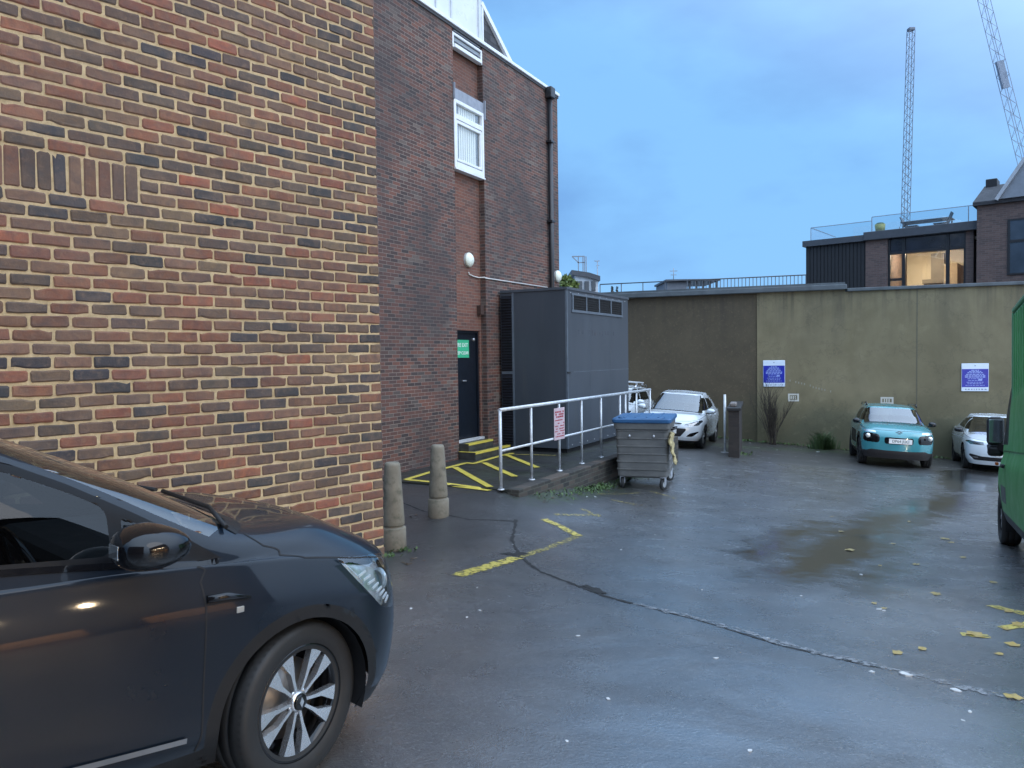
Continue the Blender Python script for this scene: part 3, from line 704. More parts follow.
# ---------------------------------------------------------------- rendered boundary wall
def back_wall():
    b = empty('boundary_wall', FF.o, FF.rz, 'long tall stained olive brown rendered wall along the back of the yard', 'wall')
    hx = lambda px, py=330, d=0: FF.hit(px, py, d)[0]
    xs = hx(757); xm = hx(845, 290); zl = EYE + 1.98; zr = FF.hit(900, 289.5)[1]
    def render_mat(name, a, c, dk, sc, speck):
        t = NT(name)
        co = t.ramp(t.noise(.6, 7, .62, .5), [(.3, a), (.7, c)])
        st = t.ramp(t.noise(1.3, 6, .62, sx=(1.3, 1, .16)), [(.44, 0.0), (.72, .7)])
        P = t.sep(t.tc.outputs['Object'])
        hi = t.ramp(t.math('ADD', P[2], t.math('MULTIPLY', t.noise(1.2, 5), 1.2)), [(.0, 0.0), (1, 1.0)])
        mr = t.n.new('ShaderNodeMapRange'); mr.inputs[1].default_value = 2.0; mr.inputs[2].default_value = 4.4; t.l.new(t.math('ADD', P[2], t.math('MULTIPLY', t.noise(1.2, 5), 1.2)), mr.inputs[0])
        co = t.mix(t.math('MULTIPLY', st, mr.outputs[0]), co, dk)
        lo = t.n.new('ShaderNodeMapRange'); lo.inputs[1].default_value = .55; lo.inputs[2].default_value = -.6; t.l.new(t.math('ADD', P[2], t.math('MULTIPLY', t.math('SUBTRACT', t.noise(1.5, 5), .5), 1.1)), lo.inputs[0])
        co = t.mix(t.math('MULTIPLY', lo.outputs[0], .7), co, (.05, .055, .03))
        sp = t.ramp(t.noise(sc, 4, .75), [(.56, 0.0), (.70, speck)])
        co = t.mix(sp, co, tuple(min(1, v * 1.8) for v in c))
        patch = t.ramp(t.noise(2.2, 7, .7), [(.56, 0.0), (.66, .28)]); co = t.mix(patch, co, tuple(v * 1.2 for v in c))
        ck = t.ramp(t.noise(.55, 8, .62), [(.494, 0.0), (.4985, .28), (.5015, .28), (.506, 0.0)]); co = t.mix(ck, co, dk)
        bl = t.ramp(t.noise(.33, 5, .6, .4), [(.45, 0.0), (.7, .5)]); co = t.mix(bl, co, tuple(v * .62 for v in a))
        dr = t.ramp(t.noise(2.6, 5, .6, sx=(2.2, 1, .07)), [(.50, 0.0), (.70, .7)]); m2 = t.n.new('ShaderNodeMapRange'); m2.inputs[1].default_value = 2.6; m2.inputs[2].default_value = 3.9; t.l.new(P[2], m2.inputs[0]); co = t.mix(t.math('MULTIPLY', dr, m2.outputs[0]), co, dk)
        return t.fin(co, .86, 0, t.bump(t.math('ADD', t.noise(35, 5, .7), t.noise(4, 4)), .35, .012))
    MR = render_mat('olive_render', (.150, .126, .070), (.220, .187, .112), (.045, .042, .034), 30, .12)
    ML = render_mat('brown_pebbledash', (.060, .047, .028), (.086, .068, .041), (.04, .033, .025), 13, .45)
    MB().box(hx(540), xs - .001, .03, .6, -1.8, zl).build('pebbledash_section', ML, b)
    MB().box(xs, xm, 0, .6, -1.8, zl).box(xm + .0005, 24, 0, .6, -1.8, zr).build('rendered_section', MR, b)
    xj = hx(917); MB().box(xj - .012, xj + .012, -.004, -.0005, -.9, zr).build('joint', plain('joint_render', (.10, .095, .07), .9), b)
    MC = plain('dark_grey_coping', (.075, .09, .10), .55, var=.25, scale=3)
    MB().bbox(hx(535), xm + .05, -.16, .75, zl + .001, zl + .16, .02).box(hx(535), xm, -.10, .7, zl + .161, zl + .23).build('coping', MC, b)
    MB().bbox(xm + .055, 24, -.09, .70, zr + .001, zr + .10, .015).build('coping', MC, b)
    # two lots of bay number boxes and the ghost of an older stencil painted on the render
    Mw = plain('white_stencil', (.50, .49, .44), .7)
    for (px, py, wd, ht) in ((793.5, 397.5, 10.0, 7.5), (887, 400.5, 11, 6.5)):
        x, z = FF.hit(px, py); k = 25.5 / F_PX; w_, h_ = wd * k, ht * k
        m_ = MB().box(x - w_ / 2, x + w_ / 2, -.004, -.001, z + h_ / 2 - .05, z + h_ / 2).box(x - w_ / 2, x + w_ / 2, -.004, -.001, z - h_ / 2, z - h_ / 2 + .05).box(x - w_ / 2, x - w_ / 2 + .05, -.004, -.001, z - h_ / 2 + .05, z + h_ / 2 - .05).box(x + w_ / 2 - .05, x + w_ / 2, -.004, -.001, z - h_ / 2 + .05, z + h_ / 2 - .05)
        for i in range(3): m_.box(x - .09 + i * .065, x - .055 + i * .065, -.004, -.001, z - .055, z + .05)
        m_.build('bay_number', Mw, b)
    rnd = random.Random(8); m_ = MB()
    for i in range(15):
        px = 790 + i * 2.9; py = 380.5 + i * .7 + (i > 7) * 1
        if rnd.random() < .75:
            x, z = FF.hit(px, py); m_.box(x - .018, x + .018, -.003, -.001, z - .035, z + .03)
    m_.build('faded_stencil', plain('faded_stencil', (.24, .225, .17), .8), b)
    # railing on the roof edge behind
    rl = empty('roof_railing', FF.w(0, 2.2, zl), FF.rz, 'thin dark metal railing along the roof edge behind the back wall', 'railing')
    MI = plain('dark_iron', (.05, .055, .065), .5)
    x0, x1, x2 = hx(600, 280, 2.2), hx(692, 280, 2.2), hx(806, 280, 2.2); h1 = FF.hit(750, 277.5, 2.2)[1] - zl
    MB().tube([(x0, 0, h1), (x2, 0, h1)], .022, 6).tube([(x1, 0, .06), (x2, 0, .06)], .015, 6).build('top_rail', MI, rl)
    x = x1
    while x < x2: MB().tube([(x, 0, -.2), (x, 0, h1)], .013, 5).build('picket', MI, rl); x += .125
    for i in range(5): xx = x0 + (x1 - x0) * i / 4.2; MB().tube([(xx, 0, -.2), (xx, 0, h1)], .018, 6).build('post', MI, rl)
back_wall()

def parking_sign(px, py, label, wd=.70, ht=.88):
    x, z = FF.hit(px, py); s = empty('parking_notice', FF.w(x, -.002, z), FF.rz, label, 'sign', 'blue parking notices on the back wall')
    MB().bbox(-wd / 2, wd / 2, -.03, 0, -ht / 2, ht / 2, .012).build('panel', plain('sign_white_panel', (.62, .70, .80), .35, var=.03), s)
    zb0, zb1 = -ht / 2 + ht * .15, ht / 2 - ht * .20
    MB().box(-wd / 2 + .012, wd / 2 - .012, -.0335, -.0302, zb0, zb1).build('blue_field', plain('sign_blue', (.012, .022, .32), .35, var=.06), s)
    rnd = random.Random(int(px)); tx = MB()
    rows = [(.93, .28), (.86, .44), (.79, .56), (.70, .66), (.62, .74), (.55, .74), (.46, .55), (.36, .5), (.27, .62), (.19, .55), (.10, .7)]
    for (v, f) in rows:
        zz = zb0 + (zb1 - zb0) * v; x = -wd * f / 2; hh = .028 if v > .5 else .018
        while x < wd * f / 2:
            l = rnd.uniform(.03, .09); tx.box(x, min(x + l, wd * f / 2), -.0362, -.0337, zz - hh / 2, zz + hh / 2); x += l + .018
    tx.box(wd * .12, wd * .26, -.0362, -.0337, zb0 + (zb1 - zb0) * .36, zb0 + (zb1 - zb0) * .46)
    tx.build('lettering', plain('sign_pale_lettering', (.26, .34, .66), .4, var=.1), s)
    dk = MB(); x = -wd * .36
    while x < wd * .36:
        l = rnd.uniform(.02, .06); dk.box(x, x + l, -.0325, -.0301, -ht / 2 + .045, -ht / 2 + .075); x += l + .035
    dk.lathe([(0, -.034), (.018, -.034), (.018, -.03)], 10, 'y', (0, 0, ht / 2 - .07))
    dk.build('small_print', plain('sign_grey_print', (.20, .24, .36), .5), s)
parking_sign(774, 373.5, 'blue and white parking notice on the back wall above the bare bush', .68, .86)
parking_sign(974.8, 377.3, 'blue and white parking notice on the back wall above the white saloon', .72, .84)

# ---------------------------------------------------------------- terrace building beyond
M_tb = brick_mat('dusky_brick', [(0, (.085, .055, .050)), (.5, (.12, .072, .062)), (1, (.15, .095, .08))], (.16, .14, .13), mort=.012, dirt=(.4, .06, .05, .05))
M_clad = plain('black_cladding', (.010, .010, .012), .6, var=.3, scale=4, sx=(6, 6, .3))
M_fas = plain('grey_fascia', (.05, .055, .065), .5)
M_rf = brick_mat('dark_roof_tile', [(0, (.018, .02, .026)), (.5, (.028, .03, .036)), (1, (.04, .042, .05))], (.01, .01, .012), bw=.2, bh=.12, dirt=(.3, .03, .03, .03))
def terrace():
    b = empty('terrace_building', FT.o, FT.rz, 'dark flat roofed building with a lit window and glass roof terrace, beyond the back wall', 'building')
    X = lambda px, py=260: FT.hit(px, py)[0]; Zz = lambda px, py: FT.hit(px, py)[1]
    zr = (Zz(812, 240) + Zz(960, 226.5)) / 2; z0 = -2
    a, c, d, e, f = X(806), X(866), X(888), X(966), X(979)
    clad = MB().box(a, c, 0, 5, z0, zr - .25)
    k = 0; xx = a + .05
    while xx < c: clad.box(xx, xx + .12, -.03, -.001, z0, zr - .26); xx += .15
    clad.build('black_clad_bay', M_clad, b)
    MB().box(c + .002, d, -.08, 5, z0, zr - .25).box(e, e + (f - e) * .6, -.08, 5, z0, zr - .25).build('brick_pier', M_tb, b)
    MB().box(e + (f - e) * .6 + .002, f, .4, 5, z0, zr - .25).build('recess', M_clad, b)
    MB().box(a - .1, c - .05, -.18, 5, zr - .248, zr).bbox(c - .048, f, -.25, 5, zr - .248, zr + .10, .02).build('roof_edge', M_fas, b)
    # glazed bay with the lit room
    zt, zm = Zz(925, 231.5), Zz(925, 250.5)
    fr = MB(); w0, w1 = d + .02, e - .02
    cols_ = [w0, X(903.5), X(947.5), w1]
    for i, x in enumerate(cols_): fr.box(x - .06, x + .06, .0, .14, z0 + .5, zr - .26)
    fr.box(w0, w1, .01, .13, zm - .05, zm + .06).box(w0, w1, .01, .13, Zz(925, 292) - .3, Zz(925, 292) - .2)
    fr.box(w0, X(903.5), .02, .12, Zz(895, 279.5) - .05, Zz(895, 279.5) + .05)
    wf = fr.build('window', plain('black_frame', (.012, .012, .014), .4), b)
    MB().box(w0, w1, .07, .08, z0 + .5, zm).build('pane', glass('terrace_glass', (.85, .86, .86)), wf)
    MB().box(w0, w1, .07, .10, zm + .06, zr - .26).build('clerestory', plain('dark_glass', (.012, .016, .026), .15, var=.5, scale=2), wf)
    MB().box(w0 + .1, w1 - .2, 1.2, 1.3, zm - .4, zm - .38)
    rm = MB().box(w0 - .5, w1 + .5, 3.4, 3.5, z0, zm + .3).box(w0 - .6, w0 - .5, .2, 3.5, z0, zm + .3).box(w1 + .5, w1 + .6, .2, 3.5, z0, zm + .3).box(w0 - .6, w1 + .6, .2, 3.5, zm + .3, zm + .4).box(w0 - .6, w1 + .6, .2, 3.5, zm - 3.3, zm - 3.2)
    room = rm.build('lit_room', plain('warm_plaster', (.66, .58, .46), .8, var=.1, scale=.8), b)
    MB().lathe([(0, 0), (.28, -.02), (.34, -.12), (0, -.14)], 16, 'z', ((w0 + w1) / 2 - .5, 1.3, zm + .28)).build('ceiling_lamp', emit('warm_lamp', (1.0, .84, .60), 95), room)
    hood = (X(922, 262)); MB().box(hood - .25, hood + .25, 3.1, 3.39, zm - .9, zm + .2).box(hood - .55, hood + .55, 2.9, 3.38, zm - 1.1, zm - .92).build('cooker_hood', plain('hood_grey', (.16, .14, .12), .5), room)
    MB().bbox(X(906), X(930), 1.6, 2.4, zm - 3, zm - 1.9, .12).build('sofa', plain('sofa_brown', (.10, .075, .05), .9), room)
    MB().box(X(932), X(946), 2.5, 3.39, zm - 3, zm - .35).build('cupboard', plain('cupboard_tan', (.34, .26, .18), .6), room)
    # glass balustrade
    gz0, gz1 = zr + .101, Zz(940, 209.5)
    G = glass('balustrade_glass', (.86, .90, .92)); MS = plain('steel_edge', (.30, .33, .37), .4, .4)
    xa, xb, xc = X(811, 235), X(872, 235), X(977, 220)
    bl = MB().box(xa, xb - .02, -.02, -.005, zr + .002, gz1 - .16).box(xb + .02, xc, -.03, -.015, gz0, gz1).box(xa, xa + .012, .0, 3.5, zr + .002, gz1 - .16).build('balustrade', G, b)
    MB().box(xa, xb, -.03, .0, gz1 - .16, gz1 - .135).box(xb, xc, -.035, -.005, gz1, gz1 + .025).box(xa - .005, xa + .03, .0, 3.5, gz1 - .16, gz1 - .135).box(xa - .012, xa + .012, -.03, .0, zr, gz1 - .16).box(xb - .018, xb + .012, -.03, .0, gz0, gz1).box(xc - .3, xc - .27, -.035, -.005, gz0, gz1).build('balustrade_edge', MS, bl)
    # taller brick end with pitched roof
    zk = Zz(985, 206.5); ap = Zz(980, 176.5); x0 = X(979)
    MB().box(x0, x0 + 9, -.6, 7, z0, zk).build('brick_end', M_tb, b)
    rf = MB().prism([(-.75, zk - .05), (-.75, zk + .08), (2.2, ap), (2.4, ap), (7.1, zk + .05), (7.1, zk - .05)], lambda u, v, h: (h, u, v), x0 - .12, x0 + 9.2).build('pitched_roof', M_rf, b)
    MB().bbox(x0 - .05, x0 + .35, 1.9, 2.7, ap - .5, ap + .22, .03).build('ridge_stack', M_clad, rf)
    dx = X(1001, 203); dp = X(1040, 168)
    dm = MB().prism([(dx, zk + .09), (dp, zk + 2.0), (2 * dp - dx, zk + .09)], lambda u, v, h: (u, h, v), -.82, 1.6).build('dormer', plain('dormer_grey', (.19, .21, .24), .5), b)
    MB().bar((dx - .05, -.86, zk + .06), (dp, -.86, zk + 2.06), .12, .12).bar((dp, -.86, zk + 2.06), (2 * dp - dx, -.86, zk + .06), .12, .12).build('verge_board', plain('verge_pale', (.35, .37, .40), .5), dm)
    wx = X(1009.5, 250); wz1, wz0 = Zz(1015, 221), Zz(1015, 276)
    fw = MB().box(wx, wx + 2.4, -.64, -.601, wz1 - .06, wz1).box(wx, wx + .08, -.64, -.601, wz0, wz1 - .06).box(wx + 2.3, wx + 2.4, -.64, -.601, wz0, wz1 - .06).box(wx + .08, wx + 2.3, -.64, -.601, wz0, wz0 + .06).box(wx + .08, wx + 2.3, -.645, -.601, Zz(1015, 243) - .05, Zz(1015, 243) + .05).build('window', plain('black_frame', (.012, .012, .014), .4), b)
    MB().box(wx + .08, wx + 2.3, -.62, -.602, wz0 + .06, wz1 - .06).build('pane', plain('dusk_pane', (.035, .045, .06), .12, var=.4, scale=1), fw)
    # furniture on the terrace
    zf = zr + .102
    def put(px, y): return FT.w(X(px, 215), y, zf)
    tb = empty('terrace_table', put(918, 1.8), FT.rz, 'dark table on the roof terrace behind the glass', 'table')
    MD = plain('furniture_dark', (.06, .065, .075), .5)
    MB().bbox(-.95, .95, -.45, .45, .46, .50, .01).build('tabletop', MD, tb)
    for sx in (-.85, .85):
        for sy in (-.38, .38): MB().bar((sx, sy, 0), (sx, sy, .46), .05, .05).build('leg', MD, tb)
    for (px, sgn, lb) in ((902.5, 1, 'reclined terrace chair left of the table'), (932.5, -1, 'reclined terrace chair right of the table')):
        ch = empty('terrace_chair', put(px, 1.7), FT.rz, lb + ' behind the roof glass', 'chair', 'chairs on the roof terrace')
        MB().bbox(-.25, .25, -.25, .25, .28, .32, .01).build('seat', MD, ch)
        MB().bar((-.25 * sgn, 0, .30), (-.42 * sgn, 0, .72), .46, .04, up=(1, 0, .3)).build('backrest', MD, ch)
        for sx in (-.22, .22):
            for sy in (-.22, .22): MB().bar((sx, sy, 0), (sx * .9, sy, .28), .04, .04).build('leg', MD, ch)
    pl = empty('planter', put(877, .5), FT.rz, 'small yellow green pot standing at the roof terrace edge', 'planter')
    MB().lathe([(0, 0), (.17, 0), (.21, .36), (.19, .36), (.17, .3), (0, .3)], 16).build('pot', plain('lime_pot', (.30, .30, .07), .5), pl)
    MB().lathe([(0, .44), (.12, .43), (.2, .36), (.18, .31), (0, .31)], 10).build('soil_and_plant', plain('plant_green', (.06, .09, .03), .9, bump=.6, bscale=30), pl)
terrace()

# ---------------------------------------------------------------- cranes
M_cr = plain('crane_steel', (.12, .135, .165), .5)
M_cr2 = plain('crane_steel_pale', (.22, .25, .30), .5)
def lattice(mb, a, b, w0, w1, n, r, up=(0, 1, 0)):
    a = Vector(a); b = Vector(b); d = (b - a).normalized(); x = d.cross(Vector(up)).normalized(); y = x.cross(d)
    def ring(t): 
        c = a.lerp(b, t); w_ = (w0 + (w1 - w0) * t) / 2
        return [c + x * sx * w_ + y * sy * w_ for (sx, sy) in ((-1, -1), (1, -1), (1, 1), (-1, 1))]
    rs = [ring(i / n) for i in range(n + 1)]
    for j in range(4): mb.bar(rs[0][j], rs[-1][j], r * 1.6, r * 1.6)
    for i in range(n):
        for j in range(4):
            k = (j + 1) % 4
            p, q = (rs[i][j], rs[i + 1][k]) if (i + j) % 2 else (rs[i][k], rs[i + 1][j])
            mb.bar(p, q, r, r)
    return mb
b1, t1 = at(905.3, 232, 130), at(911, 31, 130)
c1_ = empty('tower_crane', (b1.x, 130, 0), 0, 'thin upright lattice crane rising straight above the roof terrace', 'crane')
mb = MB(); lattice(mb, (0, 0, -2), (0, 0, b1.z + 1), 1.5, 1.3, 14, .06).build('mast', M_cr, c1_)
mb = MB(); lattice(mb, (0, 0, b1.z + 1), (t1.x - b1.x, 0, t1.z), 1.0, .9, 46, .05).build('jib', M_cr, c1_)
MB().bbox(t1.x - b1.x - .5, t1.x - b1.x + .5, -.5, .5, t1.z, t1.z + .5, .1).build('jib_head', M_cr, c1_)
b2, t2 = at(1035, 205, 130), at(974, -40, 130)
c2_ = empty('tower_crane', (b2.x, 130, 0), 0, 'slanting pale lattice crane jib at the top right corner', 'crane')
mb = MB(); lattice(mb, (0, 0, -2), (0, 0, b2.z), 1.8, 1.8, 20, .08).build('mast', M_cr2, c2_)
mb = MB(); dv = t2 - b2; lattice(mb, (0, 0, b2.z), (dv.x, 0, t2.z), 1.4, 1.2, 32, .045).build('jib', M_cr2, c2_)
p0 = Vector((0, 0, b2.z)).lerp(Vector((dv.x, 0, t2.z)), .48); p1 = Vector((0, 0, b2.z)).lerp(Vector((dv.x, 0, t2.z)), .59)
MB().bar(p0, p1, .5, 1.2).build('jib_banner', plain('crane_banner', (.22, .25, .30), .6), c2_)

# ---------------------------------------------------------------- far left rooftops
def leaf_cloud(mb, c, rad, n, size, rnd, squash=(1, 1, 1)):
    for _ in range(n):
        d = Vector((rnd.gauss(0, 1), rnd.gauss(0, 1), rnd.gauss(0, 1))).normalized() * rad * rnd.uniform(.35, 1) ** .6
        p = Vector(c) + Vector((d.x * squash[0], d.y * squash[1], d.z * squash[2]))
        a = Vector((rnd.gauss(0, 1), rnd.gauss(0, 1), rnd.gauss(0, .7))).normalized(); b = a.cross(Vector((rnd.gauss(0, 1), rnd.gauss(0, 1), rnd.gauss(0, 1)))).normalized()
        s = size * rnd.uniform(.6, 1.3)
        mb.add([p - a * s, p + b * s * .5, p + a * s, p - b * s * .5], [(0, 1, 2, 3)])
def leaf_mat(name, a, b):
    t = NT(name); return t.fin(t.ramp(t.noise(2.5, 5), [(.3, a), (.7, b)]), .6)
def bg_left():
    rnd = random.Random(11)
    p = at(569, 292, 36); tr = empty('tree', (p.x, p.y, 0), 0, 'yellow green tree showing just past the corner of the brown brick building', 'tree')
    MB().tube([(0, 0, -2), (.05, 0, 1.5), (0, .1, 3.6)], [.16, .12, .06], 8).tube([(0, 0, 2), (.5, .1, 3.4), (.6, .1, 4.2)], [.08, .05, .02], 6).tube([(0, 0, 2.2), (-.5, 0, 3.5)], [.07, .03], 6).build('trunk', plain('bark', (.06, .05, .04), .9), tr)
    mb = MB()
    for (x, y, z, r_) in ((-.1, 0, 4.3, .75), (.28, .1, 4.0, .5), (-.6, .1, 4.0, .7), (.1, 0, 4.95, .42), (-.5, 0, 4.9, .5), (.25, -.2, 3.4, .6), (-.3, 0, 3.2, .8), (-.1, .3, 5.3, .28)): leaf_cloud(mb, (x, y, z), r_, 330, .10, rnd)
    mb.build('crown', leaf_mat('spring_leaf', (.07, .11, .02), (.17, .20, .045)), tr)
    p = at(575, 273, 42); q = at(598, 276, 42); zt = p.z
    wb = empty('white_building', (p.x, 42, 0), 0, 'small white building with a dark roof edge, far off behind the grey enclosure', 'building')
    W_ = q.x - p.x
    wl = MB().box(0, W_, 0, 5, -2, zt - .1).build('wall', plain('off_white_wall', (.50, .53, .56), .7), wb)
    MB().prism([(-.2, zt - .1), (W_ * .55, zt - .25), (W_ + .1, zt - .45), (W_ + .1, zt - .2), (W_ * .6, zt + .0), (-.2, zt + .15)], lambda u, v, h: (u, h, v), -.2, 5.1).build('roof', M_fas, wb)
    for i, (xx, ww) in enumerate(((.08, .3), (.5, .25), (.88, .22))):
        MB().bbox(xx, xx + ww, -.12, -.002, zt - 1.0, zt - .45, .03).build('window', plain('bg_window', (.05, .06, .07), .3), wb)
    p = at(572, 256.5, 44); q = at(584.5, 256.5, 44); lo = at(576, 285, 44).z
    sc = empty('scaffold_frame', (p.x, 44, 0), 0, 'grey metal scaffold frame standing beyond the white building', 'scaffold')
    w_ = q.x - p.x; fm = MB()
    for (xx, zz) in ((.36, p.z), (.62, p.z), (.8, p.z), (w_, p.z)): fm.bar((xx, 0, lo - 3), (xx, 0, zz), .05, .05)
    fm.bar((0, 0, p.z), (w_, 0, p.z), .06, .06).bar((0, 0, p.z), (.36, 0, p.z - .35), .05, .05).bar((.3, 0, p.z - .35), (w_, 0, p.z - .35), .05, .05)
    fm.build('tubes', plain('scaffold_grey', (.20, .22, .25), .5), sc)
    p = at(597.3, 261, 46); ae = empty('aerial_mast', (p.x, 46, 0), 0, 'thin television aerial mast on the far rooftops', 'aerial')
    MB().tube([(0, 0, -1), (0, 0, p.z)], .03, 6).bar((-.18, 0, p.z), (.14, 0, p.z), .05, .05).bar((-.1, 0, p.z - .3), (.12, 0, p.z - .25), .03, .03).build('mast', plain('aerial_grey', (.25, .27, .3), .5), ae)
    for k, (px, h_) in enumerate(((612, 285.5), (617, 286))):
        p = at(px, h_, 45); pm_ = MB(); o = empty('conifer', (p.x, 45, 0), 0, ('left' if k == 0 else 'right') + ' of two tiny dark conifer tops poking over the roof edge', 'tree', 'conifer tops over the roof edge')
        leaf_cloud(pm_, (0, 0, p.z - .75), .30, 120, .08, rnd, (.7, .7, 1.6)); leaf_cloud(pm_, (0, 0, p.z - .22), .12, 50, .06, rnd, (.6, .6, 1.8)); pm_.build('crown', leaf_mat('conifer_leaf', (.012, .02, .018), (.02, .03, .025)), o)
        MB().tube([(0, 0, -2), (0, 0, p.z - .2)], .06, 6).build('trunk', plain('bark', (.06, .05, .04), .9), o)
    p = at(667, 284, 40); q = at(719, 281, 40)
    hb = empty('rooftop_hut', (p.x, 40, 0), 0, 'low grey rooftop plant hut seen over the back wall', 'rooftop hut')
    z1 = q.z; MB().box(0, (q.x - p.x) * .38, 0, 3, -2, z1 - .02).build('wall', plain('hut_grey', (.13, .14, .16), .7), hb)
    MB().box(-.1, q.x - p.x, -.2, 3, z1, z1 + .10).build('roof', M_fas, hb)
    hp = MB()
    for i in range(5): xx = (q.x - p.x) * (.42 + .13 * i); hp.box(xx, xx + .10, 0, .1, -2, z1 - .001)
    hp.build('posts', M_fas, hb)
    MB().tube([(.45, .5, z1 + .101), (.45, .5, z1 + .75)], .02, 6).bar((.25, .5, z1 + .6), (.65, .5, z1 + .6), .03, .03).bar((.3, .5, z1 + .4), (.6, .5, z1 + .4), .03, .03).build('aerial', plain('aerial_grey', (.25, .27, .3), .5), hb)
bg_left()

# the buildings on the open side of the yard, behind the camera: the car's mirror and glass show their row of lit lamps
def opposite():
    b = empty('facing_building', (13.5, -6, 0), 0, 'plain brown brick building with a row of lit wall lamps, facing the dark grey car', 'building')
    MB().box(0, 6, -14, 6, -3, 12).build('wall', plain('dark_brick_face', (.030, .024, .021), .85, var=.3), b)
    for i in range(5):
        MB().box(-.03, -.001, -9.2 + i * 3.2, -7.4 + i * 3.2, .2, 2.0).build('lit_window', emit('lit_shop_window', (1.0, .50, .18), .45), b)
    c = empty('rear_building', (-5, -12, 0), 0, 'tall plain brown brick building standing behind the viewpoint', 'building')
    MB().box(-10, 8, -6, 0, -3, 12.5).build('wall', M_ob, c)
    for i in range(6):
        o = empty('wall_lamp', (13.49, -12 + i * 1.9, 4.2), 0, 'white lit globe lamp in a row on the facing brick building', 'lamp', 'row of lit wall lamps on the facing building')
        MB().lathe([(.001, .10), (.055, .085), (.09, .042), (.10, 0), (.09, -.042), (.055, -.085), (.001, -.10)], 20, 'z', (-1.9, 0, 0)).build('globe', emit('lit_globe', (1.0, .76, .48), LAMP), o)
        MB().tube([(.0, 0, .0), (-.3, 0, .22), (-1.9, 0, .26), (-1.9, 0, .102)], .02, 8).build('bracket', M_blk, o)
LAMP = 1150
opposite()

# ---------------------------------------------------------------- bollards
def bollard(px, py_top, py_base, label):
    p = gpt(px, py_base); Y = p.y + .10; q = at(px, py_top, Y); h = q.z - p.z
    o = empty('concrete_bollard', (q.x, Y, p.z - .01), 0, label, 'bollard', 'concrete bollards by the near wall')
    t = _mc.get('bollard')
    if not t:
        tt = NT('bollard'); c = tt.ramp(tt.noise(5, 6, .65), [(.3, (.14, .125, .095)), (.7, (.24, .215, .165))]); P = tt.sep(tt.tc.outputs['Object'])
        mr = tt.n.new('ShaderNodeMapRange'); mr.inputs[1].default_value = .45; mr.inputs[2].default_value = .0; tt.l.new(tt.math('ADD', P[2], tt.math('MULTIPLY', tt.noise(6, 5), .3)), mr.inputs[0])
        c = tt.mix(tt.math('MULTIPLY', mr.outputs[0], .85), c, (.075, .052, .030)); c = tt.mix(tt.ramp(tt.noise(9, 6, .7), [(.52, 0.0), (.68, .6)]), c, (.05, .055, .035))
        t = _mc['bollard'] = tt.fin(c, .75, 0, tt.bump(tt.noise(60, 5, .7), .5, .008))
    k = h / 1.0
    MB().lathe([(.001, h + .01), (.068, h + .008), (.082, h - .01), (.086, h - .03), (.122, .30 * k), (.120, .292 * k), (.108, .285 * k), (.108, .272 * k), (.124, .265 * k), (.134, .255 * k), (.136, 0)], 40).build('shaft', t, o)
    return o
bollard(392.3, 462, 551, 'concrete bollard standing right against the corner of the near wall, weeds at its foot')
bollard(437.5, 444.5, 518, 'free-standing concrete bollard in front of the yellow hatching')

